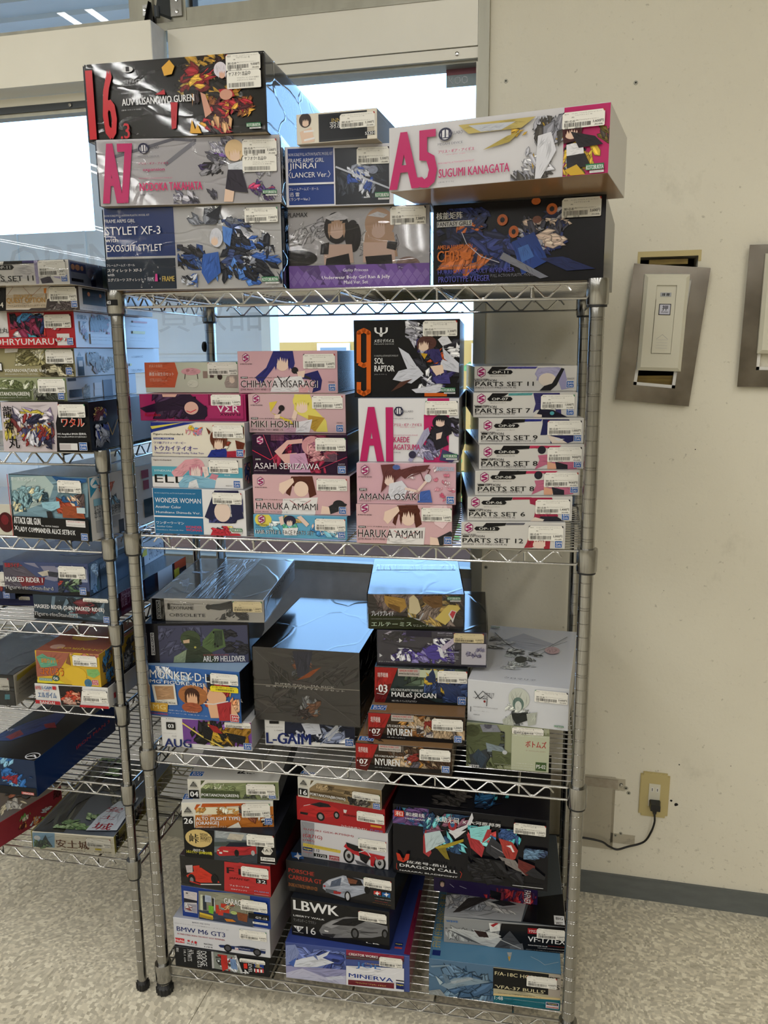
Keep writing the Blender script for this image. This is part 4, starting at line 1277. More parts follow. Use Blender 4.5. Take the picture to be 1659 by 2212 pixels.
('eltemis',-0.3914,1.5046,0.8500,0.1921,0.1913,0.0719,0.2740,'403634','20242c','5a5048','b8a890',1,0,'brown kit box with golden armour art and light blue shiny top',2,'''#front
S 6 7 996 522 30 189 8a6a68 705654 a08880 5a4a48
S 415 4 998 917 50 141 b8903a 6a5220 e0c870 3a2c1c 8a7a70 c8a860
p b89048 171 28 384 113 407 353 336 529 210 355 176 224
p 7a5a30 210 245 336 353 336 529 218 355
p 7a5a38 572 46 775 23 776 349 682 394 572 177
p e0c870 698 700 839 283 933 304 964 391 840 787 809 875
p e8e4e0 839 567 870 436 925 479 887 808
p c84850 855 567 878 457 918 492 887 698
p e0d0a8 431 91 478 3 525 134 556 439 509 571 430 528
L c8ccd4 11 422 528 462 681 540 724 580 526
p 2c3018 4 576 462 659 714 986 10 995
t e8e8f0 36 466 269 617 "ブレイクブレイド" b
t c0c0c0 35 690 379 713 "1/60 SCALE FULL ACTION PLASTIC MODEL KIT"
t d8ecd0 34 796 458 915 "エルテーミス"
t d0d8c8 477 861 714 929 "リニューアルVer."
Q 826 53 967 147 '''),
('liger',-0.3724,1.5032,0.7761,0.1200,0.2185,0.0734,0.2800,'464254','2a2c38','3a3a48','b8a890',1,0,'grey purple shrink-wrapped box with a cream sticker under the brown armour box',2,'''#front
S 16 28 500 329 30 83 c8c0d8 6a5a9a 2e2a3a 8a80b0
S 251 180 708 915 50 97 5a4a9a c8c4e0 e8e8f0 3a3060 8a80b8
S 126 496 320 868 26 84 5a4a9a e8e8f0 3a3060
e 54489a 528 586 83 217
p c8bcd0 542 541 706 137 706 309 597 579
p e8e8ee 555 410 597 492 618 750 583 711
r 2e2a3a 266 -16 500 156
p f0f0f0 203 210 231 277 203 340
p d0d0d8 348 639 379 697 351 756
p d0d0d8 20 663 48 722 21 777
r c0bcc4 772 303 995 906
S 781 302 982 864 36 25 5a5470 8a86a0
t b8b4c8 557 -21 689 44 "BEAST LIGER" b
t d0ccd8 555 74 689 96 "ビーストライガー 雷装 (ZOAN)"
r 6a6680 635 532 751 581
t e8e8ee 641 544 745 573 "雷瓦実装 (V-ON)"
t e8e8ee 635 627 734 652 "ビーストライガー"
t e8e8ee 636 679 751 702 "では雷装状態を瞬時に"
t e8e8ee 636 736 751 758 "戦闘モードを再現し"
t e8e8ee 636 792 721 818 "し電射・試験"
t d8d4e0 13 874 167 911 "ギミック(V-ON)"
n 701 -34 973 275 "4,400円"'''),
('jogan',-0.3758,1.4914,0.7005,0.1104,0.1863,0.0753,0.3000,'2e3a3a','16161a','22262a','b8a890',0,0,'green and navy kit box with red panel numbered 03',2,'''#front
S 211 -8 1004 505 40 178 7a8a60 4a5a48 c8d0a0 8a9a88 34403c
S 536 -40 1006 931 60 129 28365a 3a5080 1a2238 c8a838 46546a
r c8d0b0 471 30 681 242
p 28365a 552 255 633 -8 657 159 666 371 585 379
p c8a838 552 85 593 166 576 210
p 2c3c66 730 364 924 471 958 980 763 787
p 151517 93 905 242 544 666 927 1006 974 1006 1009 93 1009
p a82420 6 -10 257 -21 106 1017 -3 1003
p 6a1410 12 569 185 443 106 1017 -3 1003
t f4e8e4 34 146 148 280 "境界戦機"
t fafafa 45 488 137 706 "03" B
p fafafa 18 594 35 618 18 646
L fafafa 5 24 740 97 766 130 694
t e8ece8 180 585 526 651 "1/72 SCALE PLASTIC MODEL KIT" b
t fafafa 186 679 666 863 "MAILeS JOGAN" b
t d8d8d8 189 903 458 959 "HG 1/72 メイレスジョウガン"
Z2 256 13 490 227 
O 1f5fae 902 759 982 960
k 681 30 1000 370 "900円"'''),
('nyuren_a',-0.3768,1.4409,0.6458,0.0870,0.1893,0.0542,0.3000,'3a2c20','b8a890','8a6a48','b8a890',0,0,'upper of the two brown and red boxes numbered 07',2,'''#front
S 206 11 1003 952 50 141 c8924a 8a5a2c 4a3424 b8a080 6a6058
S 504 125 677 966 26 63 8a2c24 3a3230 c8c0b8 5a5660
p 171414 77 804 1003 864 1003 998 60 1021
p a82420 0 -6 241 -31 116 1063 -4 1000
p 5a1410 6 553 176 546 116 1063 0 1011
t f4e8e4 25 136 126 356 "境界戦機"
t fafafa 38 605 125 805 "07" B
p fafafa 11 641 26 673 10 712
L fafafa 5 45 859 96 871 125 794
t f0ece8 202 411 536 504 "1/72 SCALE PLASTIC MODEL KIT" b
t fafafa 202 552 457 827 "NYUREN" b
t d8d8d8 201 883 388 925 "HG 1/72 ニュウレン"
Z2 241 16 473 260 
O 1f5fae 897 712 969 948
k 663 80 983 536 "1,200円"
#top
S 0 0 1000 1000 14 100 6a4a30 a8845a 3a2c20 9a7a50
O 1f5fae 12 892 169 961'''),
('nyuren_b',-0.3971,1.4173,0.5880,0.0663,0.1892,0.0574,0.3000,'3a2c20','b8a890','8a6a48','b8a890',0,0,'lower of the two brown and red boxes numbered 07, resting on the wires',2,'''#front
S 209 -2 1005 843 50 140 c8924a 8a5a2c 4a3424 b8a080 6a6058
S 508 89 679 875 26 62 8a2c24 3a3230 c8c0b8 5a5660
p 171414 79 756 1005 760 1005 887 63 962
p a82420 3 -7 244 -44 118 998 -1 946
p 5a1410 9 522 179 506 118 998 2 956
t f4e8e4 28 126 129 329 "境界戦機"
t fafafa 40 570 127 754 "07" B
p fafafa 13 605 29 634 13 672
L fafafa 5 47 809 98 818 127 743
t f0ece8 205 377 539 446 "1/72 SCALE PLASTIC MODEL KIT" b
t fafafa 205 510 460 756 "NYUREN" b
t d8d8d8 203 824 390 852 "HG 1/72 ニュウレン"
Z2 244 0 476 218 
O 1f5fae 899 622 971 841
k 667 38 985 451 "1,200円"
#top
S 0 0 1000 1000 14 100 6a4a30 a8845a 3a2c20 9a7a50
O 1f5fae 20 915 173 973'''),
('votoms',-0.1870,1.4756,0.5880,0.0436,0.1604,0.0936,0.2800,'9aa07c','5a6050','70786a','b8a890',0,0,'olive green kit box marked PS-02 under the large white box',2,'''#front
S -3 7 465 998 50 202 4a5034 5c6444 363c28 7a8090 3a4044
r b4b898 544 -2 993 102
e 5c6444 201 318 220 307
e 4a5034 72 166 92 136
p 8a98a0 239 415 441 487 478 584 259 617
p 8a8c96 162 18 363 -10 419 151 200 182
e 5a5a66 263 21 47 81
p 5c6444 314 575 551 607 555 880 336 915
p 3a4044 38 720 259 549 245 1033 78 1060
e c8ccd0 470 602 29 48
r c4c8ac 550 166 1009 979
p 3c4a58 76 749 148 566 260 755 189 1008
t b0b49a 562 12 962 140 "R ATM"
t e8ece0 573 196 963 200 "1/35 SCALE CONSTRUCTION KIT"
t b02028 719 293 963 442 "ボトムズ" b
t 8a3040 722 513 961 524 "ザ・ラストレッドショルダー"
t f4f4f0 618 809 812 826 "1/35スケール"
t f4f4f0 344 866 818 880 "ATM-09-STTC スコープドッグ ターボカスタム"
t f4f4f0 427 921 819 941 "ザ・ラストレッドショルダーVer. [PS版]"
r 4a6238 843 760 972 951
t f4f4f0 853 816 962 901 "PS-02" b
t f4f4f4 36 935 161 984 "wave" b
k 553 -3 927 162 "5,000円"'''),
('seeker',-0.1866,1.4844,0.6820,-0.0386,0.1940,0.0857,0.3280,'dcdee2','b8bac2','dadce2','b8a890',0,0,'large white kit box with pale grey armour art at right on the third shelf',2,'''#front
S 380 261 685 982 34 65 b0b4ac d8dcd4 8a8e8a e0e4e0 4a4e4c
e d0d4c8 515 336 104 253
e 6a8078 509 465 56 159
e d8dcd4 510 519 33 123
p 2a2e2c 429 722 607 639 624 817 492 962
p b8bcb0 356 889 444 719 477 1040 372 1050
p b8bcb0 593 679 696 616 685 910 611 966
L 2a2a2e 8 70 265 125 435 170 350
L 2a2a2e 6 79 446 154 244 246 404
L 2a2a2e 6 155 427 200 415 194 600
t 2a2a2e 169 259 268 398 "クロマリア"
t 3a3a3e 56 415 170 423 "XENOMARIA"
e 8a2a2a 174 488 12 29
r 4a4a4e 31 643 38 770
t 6a6a6e 62 657 308 615 "NON SCALE FULL ACTION PLASTIC MODEL KIT"
t 3a3a3e 62 727 218 741 "シーカー"
t 6a6a6e 63 827 127 832 "SEEKER"
Q 865 882 956 922 
k 667 83 987 361 "3,600円"
#top
p b8bcc8 138 342 404 120 767 278 559 451
S 276 437 689 794 50 93 8a8e90 c8ccc8 4a4e50 e0e4e2 6a6e70
S 56 140 431 470 24 99 5a5e62 a0a4a8 c8ccd0
L 4a4e50 10 80 168 220 330 362 453
L 8a8e90 11 536 509 712 372 904 139
L 6a6e70 6 623 550 773 335 911 227
e 3a3e3c 460 627 62 56
e d0b0b4 767 420 80 65
t 6a6e70 350 940 665 939 "クロマリア"
Q -5 46 111 68 '''),
('dodge',-0.8148,1.4076,0.0730,0.0561,0.2158,0.0492,0.3000,'14161a','16181c','1a1c20','b8a890',0,0,'black kit box with sideways white lettering, lowest at left on the bottom shelf',3,'''#front
p c8c8c8 396 38 418 25 417 871 395 884
p c8c8c8 638 76 661 62 721 941 698 955
p 8a9088 421 23 638 76 698 955 417 871
S 438 122 675 932 14 93 3a3c38 a03028 5a5c58 d8dce0
p c83028 500 122 561 122 569 777 506 964 495 528
p 7a9ac8 591 251 651 287 669 789 600 758
v f0f0f0 285 53 345 804 "DODGE"
v f0f0f0 241 34 282 895 "VIPER GTS"
v e0e0e0 139 44 184 644 "79 PARTS"
v e0e0e0 185 53 207 260 "25"
v e0e0e0 97 105 123 717 "18,1 cm"
v e0e0e0 20 40 48 245 "08040"
p e83828 734 420 772 396 773 652 736 674
v f4f4f4 723 719 785 937 "4" b
v f0f0f0 785 315 821 842 "LEVEL"
r 1c3c90 846 278 945 546
v f0d840 857 294 926 543 "Revell" b
r f0f0f0 843 609 943 766
r c82028 855 601 872 810
r c82028 892 578 908 788
r c82028 928 556 942 767
k 695 151 962 353 "3,600円"'''),
('bmw',-0.8165,1.4122,0.1226,0.0323,0.2215,0.0679,0.3000,'dcdde2','b8b8bc','b8bcc8','b8a890',0,0,'white kit box with dark blue racing car and title',3,'''#front
t 4a4a5a 204 72 385 112 "BMW M6 GT3"
t 3a3a4a 15 183 579 207 "2020 ニュルブルクリンク耐久シリーズ ウィナー PS"
t 1c2c6c 35 311 542 476 "BMW M6 GT3" b
t a82c34 41 552 537 605 "RUNDSTRECKEN-TROPHY 2020 WINNER" b
r d03038 12 737 109 903
t f8e8e8 15 778 106 872 "NuNu" b
r c02830 142 758 166 821
p c02830 177 847 205 833 193 754
e c02830 227 812 14 48
t 3a3a3a 137 867 242 921 "PLATZ"
t 1a1a1a 316 789 403 841 "RACING" b
t 1a1a1a 319 894 402 937 "1/24" b
V 466 693 953 885 1c2e60
r e8e8ec 638 781 674 895
t c03040 642 806 671 875 "34" b
t e8e8ec 684 774 794 824 "PlayStation"
k 693 89 969 422 "4,600円"'''),
('garage',-0.7969,1.4205,0.1909,0.0064,0.2044,0.0745,0.3000,'1c3c8c','c8c6c4','6a6a66','b8a890',0,0,'blue kit box with garage workshop picture',3,'''#front
r e0dcdc 30 156 173 843
p d8d0d0 33 169 184 162 177 474 28 419
p 2a2a34 28 395 178 426 177 498 25 540
r 3a3a40 53 204 79 240
p a8a4b0 25 564 179 544 173 833 19 806
S 35 559 164 789 16 41 4a4a50 e0e0e0 8a4040 2a2a30
p 8a8a78 204 83 785 -48 769 992 185 971
p 8a8a78 718 121 823 122 809 1021 703 1022
p 3a4458 191 706 815 641 809 1045 192 1016
p d8dcc0 223 193 251 190 240 708 212 696
r 2c3440 247 220 286 678
p b8c4d8 276 180 345 188 341 402 271 409
r e8ecf0 374 222 382 645
p 1c1c20 354 255 377 259 372 507 352 516
p 7ac038 311 510 368 518 360 773 309 749
p c83a28 394 450 427 450 422 722 389 737
p c83a28 453 377 551 381 543 668 448 663
p d04030 417 582 482 577 471 772 413 774
p e0c040 202 772 354 824 357 932 206 924
p b89830 201 830 353 886 351 963 202 935
p d8862c 485 860 576 843 616 910 509 940
p 8a5030 626 584 751 599 739 864 641 837
e b8c878 596 621 36 57
S 440 241 612 637 20 40 8a3a30 c8a878 4a4a40 6a8aa0
t fafafa 493 171 714 357 "GARAGE" s
r 141414 760 534 986 705
t fafafa 839 620 967 685 "GT-15" b
r f0eee8 804 796 972 861
t 1a1a1a 824 806 957 850 "Fujimi" s
r f0eee8 802 958 971 965
k 678 129 973 467 "3,600円"
#right
S 0 0 1000 1000 20 50 3a3a3a 8a8a80 c8a840 5a5a58'''),
('f10',-0.7964,1.4219,0.2658,0.0213,0.2057,0.0725,0.3000,'2a2927','7a1c20','4a3c40','b8a890',0,0,'grey and red kit box with red formula racing car',3,'''#front
p c23434 502 31 1008 2 995 1010 483 1092
p 3a3836 -15 930 482 972 480 1093 -3 1145
p d83c28 65 656 235 325 392 575 438 749 225 834 103 786
p d83c28 146 311 220 258 231 542 164 617
p c8c0c0 64 319 142 279 141 529 75 555
e 1c1c1c 125 777 43 195
e 1c1c1c 34 571 27 137
e 1c1c1c 383 651 39 165
e 8a8a8a 125 777 20 88
L f0f0f0 10 208 890 453 800
L c83028 13 102 825 224 893
t 1c1a1a 525 198 676 391 "F1" b
t 38100e 548 504 768 592 "JAPAN GP" s
t fafafa 550 752 761 801 "フェラーリ F10" b
t f4f4f4 564 880 736 916 "日本グランプリ" b
r 141414 842 444 958 597
t fafafa 857 476 947 582 "32" s
t 8aa8d8 820 843 974 895 "FUJIMI" b
r f0e8e4 815 955 973 962
k 684 89 981 427 "4,000円"'''),
('sileighty',-0.7813,1.4174,0.3387,0.0745,0.2029,0.0691,0.3000,'151515','1a1c20','2a2c34','b8a890',0,0,'black kit box with red coupe and gold oval emblem',3,'''#front
e 1c1a14 167 319 156 328
e dcc07c 167 319 148 303
t 141414 66 174 168 492 "峠" b
t 141414 186 131 264 219 "NISSAN" b
t 141414 185 230 302 337 "SILEIGHTY" b
t 3a3020 183 330 294 448 "(S13+RPS13)"
t fafafa 101 680 224 775 "1/24スケール" b
t e8e040 22 742 305 871 "シルエイティー (S13+RPS13中期)" b
p 70787c 345 -59 810 -27 796 1047 326 1055
p a8aeb0 356 -27 810 22 807 218 351 244
p c8c0b0 512 53 669 60 635 265 477 259
p 4a5450 337 396 807 218 805 365 335 545
p 3a4048 331 744 801 661 796 1047 326 1055
p b82c30 363 636 410 524 663 429 789 418 793 663 659 751 388 852 358 787
p 1c2230 457 511 507 359 697 307 742 432 600 481
p e8dcc0 368 645 389 639 388 679 367 685
p e8dcc0 431 647 487 651 483 692 431 687
r e8e8e8 387 709 418 769
e 181818 577 699 25 119
e b0b0b0 754 649 20 89
p e8e4d8 846 574 879 418 945 399 971 524 941 660 876 664
t 1a1a1a 866 470 958 567 "I.A.S" b
r e8e6e0 834 750 988 878
t 1a1a1a 850 765 973 858 "Fujimi" s
r e8e6e0 832 938 987 962
k 693 -5 986 402 "3,600円"'''),
('alto',-0.7810,1.4152,0.4082,0.2411,0.1937,0.0588,0.3000,'ece9dc','2a2a2e','dcdcd8','b8a890',0,0,'white and orange kit box numbered 26',3,'''#front
p c87830 153 176 1011 190 1002 1025 139 1011
p f0e8c8 153 176 687 202 747 435 148 491
S 153 176 746 521 14 79 e8c878 c8944c f4f0d8 a87030
p ece9dc 156 4 245 180 153 204
p c85c20 168 62 215 64 151 290 141 233
p c85c20 231 37 689 48 751 137 245 180 213 179
S 625 85 995 996 40 79 2a2828 d06838 4a4644 e8e4dc 8a4a30
p f0ece0 486 999 616 774 645 1007
r 141414 5 525 128 1010
t fafafa 23 583 117 807 "26" B
T2 24 141 114 415
t fafafa 156 555 636 729 "ALTO (FLIGHT TYPE)" b
t fafafa 157 728 400 891 "[ORANGE]" b
t f0e8d8 154 913 486 988 "30MM 1/144 eEXM-17 アルト"
t f0f0f0 221 466 326 529 "eEXM-17"
O 1f5fae 906 645 980 879
k 657 58 967 590 "3,800円"
#top
O 1f5fae 1 885 113 954'''),
('porta_g',-0.7747,1.4358,0.4674,0.1652,0.1958,0.0432,0.3000,'ece9dc','3a3a3a','dcdad2','b8a890',0,0,'white and green kit box numbered 04, topmost at left on the bottom shelf',3,'''#front
p 8a9468 149 190 1001 40 994 957 138 1129
S 149 190 624 555 24 64 b0bc88 7a8458 d8dcc0 5a6448 98a878
p ece9dc 152 -5 311 13 197 222 146 463
p 5a6040 151 34 199 28 148 307
S 595 248 986 934 34 79 2a2c28 4a4e44 8a8c80 c8c8c0
r 141414 14 543 123 1029
t fafafa 29 619 115 905 "04" B
r 4a5434 148 556 569 968
T2 26 73 111 428
t fafafa 154 712 562 906 "PORTANOVA(GREEN)" b
t e8ecd8 153 946 508 1008 "30MM 1/144 bEXM-15 ポルタノヴァ[グリーン]"
O 1f5fae 896 674 964 883
k 647 125 964 704 "900円"
#top
O 1f5fae 3 893 144 955
S 515 866 757 909 6 48 3a3a3a 1a1a1a'''),
('porta_b',-0.5476,1.4916,0.4668,-0.0698,0.1870,0.0454,0.3000,'ece9dc','4a4440','dcdad2','b8a890',0,0,'white and brown kit box numbered 16, topmost in the middle of the bottom shelf',3,'''#front
p 9a8460 146 176 1001 -31 999 983 140 981
S 149 173 670 484 26 70 b8a078 7a6444 d8c8a0 5a4c34
p ece9dc 147 28 274 18 165 384 144 473
p 6a5a40 168 51 203 27 152 320
S 601 531 991 952 34 85 2a2826 4a4440 8a8478 c8c0b0
r 141414 13 523 123 873
t fafafa 34 584 115 827 "16" B
r 5a4a30 150 580 582 801
T2 29 67 121 377
t fafafa 155 651 579 825 "PORTANOVA(BROWN)" b
t e8e0d0 159 879 530 962 "30MM 1/144 bEXM-15 ポルタノヴァ[ブラウン]"
O 1f5fae 907 684 981 938
k 662 234 988 592 "1,000円"
#top
O 1f5fae 3 913 160 947'''),
('fiorano',-0.5523,1.4936,0.4112,-0.0500,0.1972,0.0552,0.2600,'b02428','7a181c','8a2024','b8a890',0,0,'red kit box with red sports car',3,'''#front
p e8dcd8 41 633 86 348 238 151 254 172 102 412 49 690
p c82c2c 25 580 85 372 204 219 288 123 404 179 493 311 484 561 317 750 233 768 65 774 24 705
p 1c1a20 154 260 272 107 371 137 403 241 270 316
e 141414 276 713 47 186
e 9a9a9a 276 713 27 111
e 141414 459 545 33 160
e 9a9a9a 459 545 18 92
p 1c1a1a 41 633 134 629 125 739 40 726
t 141414 542 435 688 515 "FIORANO" b
p e8e0dc 539 254 580 261 566 403 542 380
t fafafa 511 912 799 1069 "フェラーリ 599 GTB フィオラノ" b
r e0a030 841 716 961 795
t 6a80b8 837 900 971 989 "FUJIMI" b
r f0e8e4 831 1074 971 1086
k 689 211 993 637 "3,800円"'''),
('gsx',-0.5440,1.4916,0.3258,-0.0300,0.1942,0.0850,0.2600,'dcdade','b4b2b4','8a8c94','b8a890',0,0,'white and grey kit box with red motorcycle',3,'''#front
p 9a9aa0 7 5 163 11 151 1032 -6 990
t a82c34 32 187 612 251 "SUZUKI GSX-R750(H)" b
t a82c34 26 343 249 465 "(GR71G)" b
t a82c34 24 499 157 560 "(1987)" b
p d8c050 23 609 464 660 458 743 22 704
t 3a3a3a 67 654 422 684 "スズキ GSX-R750(H) (GR71G)"
r 1c2c6c 21 720 133 813
t f0e040 31 741 123 797 "Hasegawa" b
t c03030 23 843 125 878 "Hobby kits" b
t 1a1a1a 148 726 215 803 "1:12" b
r 1a1a1a 146 849 302 942
t fafafa 167 870 288 930 "21725" b
p a02830 326 842 444 846 443 977 325 973
t f8e8e8 333 872 437 922 "LIMITED" s
t f8e8e8 332 938 436 971 "EDITION" s
e 1a1a1a 555 776 63 203
e b8b8b8 555 776 43 146
e 2a2a2a 555 776 20 65
e 1a1a1a 904 843 69 209
e b8b8b8 904 843 49 153
e 2a2a2a 904 843 20 64
p c02830 499 534 524 444 690 503 755 599 967 638 951 725 787 788 606 696
p 1c1a1c 525 404 673 469 722 611 623 609 540 519
p 1c1a1c 672 630 804 701 753 922 687 826
L e8e8e8 8 672 630 755 539 804 701
p 5a5a5e 621 851 753 922 818 997 653 960
p c02830 803 741 852 762 835 970 802 943
L 8a8a8a 8 853 682 909 841
k 667 231 984 512 "3,800円"'''),
('porsche',-0.5737,1.4732,0.2507,-0.0437,0.2430,0.0747,0.2800,'262525','1c1c1e','2c3038','b8a890',0,0,'dark grey kit box with silver roadster seen from behind',3,'''#front
t b03c2c 26 247 265 376 "PORSCHE" B
t b03c2c 24 454 334 595 "CARRERA GT" B
t c07840 21 720 295 833 "ENGINE ACCURATELY REPRODUCED"
p a8aebc 347 577 400 406 535 186 720 212 778 405 745 610 611 831 558 912 397 826 344 719
p c8ccd8 372 492 535 223 548 316 425 622
p 5a6478 427 436 521 263 507 526 412 631
p 1c1a1c 562 170 694 228 719 396 600 469
p 7a4a34 575 231 667 267 653 390 587 408
r 5a6068 371 702 478 822
p a83030 445 726 519 727 505 805 444 820
p a83030 351 598 372 599 368 667 351 649
e 141414 574 832 29 168
e c8c8cc 574 832 17 121
e 141414 752 513 24 120
p 3a5a98 66 -255 175 -248 160 -101 77 -53
p d84038 813 498 876 482 875 597 813 604
p 2a6ab0 889 497 960 485 960 613 888 612
p f8f8f8 843 480 850 535 869 541 852 579 847 638 836 580 821 562 838 533
p f8f8f8 925 470 931 521 950 528 934 565 927 624 920 569 902 553 920 523
t 3a9ab8 813 622 966 631 "TAMIYA" b
t c8c8c8 823 731 966 700 "1:24 ITEM 24275"
t c89040 803 858 968 873 "ポルシェカレラ GT"
t d84038 823 800 940 799 "フルディスプレイモデル"
k 723 110 973 399 "3,400円"
#top
p 2a5a9a 3 901 112 895 155 960 47 967
p f4f4f4 59 887 88 919 126 926 104 944 115 979 86 954 52 947 71 927'''),
('lbwk',-0.5582,1.4537,0.1599,0.0030,0.2174,0.0904,0.3000,'1a1a1b','2a2a2c','20242c','b8a890',0,0,'black kit box with grey supercar and large white letters LBWK',3,'''#front
t f4f4f4 30 47 489 307 "LBWK" B
t f4f4f4 25 438 346 481 "LIBERTY WALK" b
t 8a8a8a 24 533 259 625 "ランボルギーニ ウラカン"
p f0f0f0 21 742 130 736 75 896
t 1a1a1b 47 759 111 834 "LB" b
t f0f0f0 155 715 252 910 "16"
t f0f0f0 19 896 125 923 "Liberty Walk"
p 7a7a7c 288 769 327 597 417 444 566 288 712 249 857 344 979 370 985 597 826 740 635 820 413 913 309 878
p 9a9a9c 341 611 432 438 609 405 415 658
p 1c1c1e 536 358 698 262 785 296 652 503 416 561
p 2c2c2e 309 839 459 796 428 907 339 897
p e8e8e8 340 728 385 737 382 770 347 768
e 141414 654 696 41 147
e 5a5a5c 654 696 24 101
e 141414 954 591 32 130
e 5a5a5c 954 591 17 84
L 2a2a2c 7 710 634 884 581
t f0f0f0 766 939 898 826 "LB"
k 692 74 972 316 "4,800円"'''),
('minerva',-0.5648,1.4297,0.0730,0.0607,0.2687,0.0865,0.3600,'4a5a9a','9a3050','3a4a90','b8a890',0,0,'blue sky kit box with white spacecraft and maroon banner, lowest in the middle',3,'''#front
S 5 83 490 946 14 191 5a6ab0 3a4a90 7080c0
p a0a0c8 -2 662 493 576 490 1029 -5 996
p c8c8e0 -4 870 136 686 314 858 492 740 490 1029 -5 996
p 8a98c8 5 83 83 31 117 242 78 546 -2 662
p e4e8f2 23 568 139 397 259 265 400 411 256 594 76 670
p 4a6ab8 23 568 91 396 64 675
p e4e8f2 247 311 366 99 342 231 270 383
p 6a7ab0 223 280 248 209 270 404
p d8dcec 325 853 456 755 479 828 349 925
p 5a3038 498 4 957 -43 957 157 497 269
p 9a3048 498 -4 957 -55 957 65 497 146
r 5a5a56 497 207 957 178
p f0f0f4 496 452 957 338 956 987 492 1049
t fafafa 519 77 751 143 "CREATOR WORKS" b
t 4a7ac0 576 296 772 498 "JOE" b
t c8a050 646 300 761 340 "CRUSHER" b
t 1c3c90 516 648 870 760 "MINERVA" B
p 7a2c34 510 835 878 777 878 932 509 979
t e8c878 573 869 812 912 "「クラッシャージョウ」ミネルバ" b
r 1a1a1a 893 673 956 703
r 1c2c6c 893 750 956 926
t f0e040 899 776 951 835 "Hasegawa" b
n2 762 78 945 343 "3,200円"
#top
p 7a2440 952 985 1002 990 1028 409 972 403
r 1c2c6c 867 899 931 928
t f0e040 873 906 925 919 "Hasegawa" b
r c05048 871 937 929 950'''),
('hornet',-0.2564,1.4511,0.0730,0.0611,0.2690,0.0854,0.3800,'5a7a98','4a4a50','5a88a8','b8a890',0,0,'blue kit box with grey jet fighter and cream title, lowest at right',3,'''#front
S 0 72 508 1098 24 172 6a8aa8 4a6a8c 7a98b0 8a96a0 34587a
p 9aa0a0 0 895 87 817 142 1029 88 1093 0 1014
p 1c5a80 153 1182 1000 870 1004 1004 305 1192
p 8aa0b0 93 696 195 455 302 370 473 442 367 555 239 671 152 788
p a8b4bc 130 601 323 380 345 429 195 612
p 6a8298 103 378 130 367 174 582 130 640
p b8ccd4 49 441 109 611 87 699
p 8aa0b0 11 184 162 100 151 143 21 226
p b8b090 494 16 993 11 1001 697 498 770
r 141414 494 35 909 603
r b4aa9c 909 29 1000 639
p e0c890 498 742 1000 658 1001 708 498 797
p 1c6a7a 498 797 1001 708 1004 1004 500 1102
t e8dcb0 506 126 899 224 "F/A-18C HORNET" s
t e8dcb0 508 493 885 583 "'VFA-37 BULLS'" s
t 1a1a1a 915 102 988 223 "PT" b
t 1a1a1a 964 310 991 432 "S" b
t 3a3428 533 715 858 704 "F/A-18C ホーネット VFA-37 ブルズ"
t d8e8e8 507 805 571 904 "1:48" b
t c8e0e0 581 830 886 846 "U.S.NAVY CARRIER-BORNE FIGHTER/ATTACKER"
t c8e0e0 510 1011 561 1042 "07056"
r e8e0e0 894 796 991 960
r 20306c 898 809 986 877
t e8d840 908 820 977 866 "Hasegawa" b
r c05048 899 917 987 946
t f8e8e8 905 926 980 942 "Hobby kits"
k 746 130 970 422 "4,000円"
#top
S 0 0 1000 1000 20 225 5a98c0 3a78a0 78a8c8 6a90b0
r 1a2c4a 11 1018 13 455
t c8b050 25 921 7 534 ""
v c8b050 23 461 60 911 "F/A-18C HORNET VFA-37 BULLS" b
r 20306c 19 932 82 973
L d8e0d8 2 775 900 838 924 880 950 985 917
p b0b4b0 593 888 631 884 617 954
p c8a048 600 919 621 917 611 955'''),
('vf171',-0.2338,1.5044,0.1588,0.0842,0.2532,0.0621,0.3300,'9a9c9c','1a1a1c','50565a','b8a890',0,0,'grey and black kit box with white jet fighter, on the blue jet fighter box',3,'''#front
p 141416 477 64 997 -3 1006 1006 435 1051
S 14 102 435 889 16 139 b0b2b0 8a8c8c a4a6a6
p c8cac8 21 450 143 424 318 509 433 566 549 730 435 1051 202 831
p 5a5c5e 21 450 202 723 319 942 202 831
p e0e0dc 236 383 433 458 479 546 388 748 295 627
p 3a2a24 248 405 352 440 376 645 295 654
p f0f0ec 374 82 465 69 467 336 386 425
p a82c30 385 157 431 57 454 63 409 227
p 4a4c50 412 1062 502 535 547 301 653 845 642 1065 528 1064
p 6a6c70 550 891 652 737 665 1001 551 1107
L c8cac8 6 433 620 642 957
t 2a6ab0 18 111 117 187 "wave" b
p b02028 692 131 773 122 775 334 693 344
t f8f0f0 700 180 769 299 "マクロス" b
t f4f4f4 696 449 1000 644 "VF-171EX" b
t f4f4f4 700 759 855 796 "NIGHTMARE PLUS" b
t b03028 862 728 998 763 "[ALTO CUSTOM" b
t f4f4f4 778 852 995 850 "1/72 SCALE CONSTRUCTION KIT" b
t e0e0e0 685 970 996 924 "1/72スケール VF-171EX ナイトメアプラス[アルト機]"
k 767 98 999 485 "5,000円"
#top
p a8aaac -4 998 637 986 689 779 186 760 -5 795
S -7 780 603 924 10 142 b8b6b4 9a9ea4 c0c0be
p 3a3634 69 960 188 803 367 770 380 790 127 947
p 2a2c30 380 825 499 784 605 829 487 855
p 141416 648 985 997 999 1027 673 725 747
r f0f0f0 909 983 993 899
t 141414 925 923 981 930 "BIG" b
t 141414 921 966 977 973 "WEST" b'''),
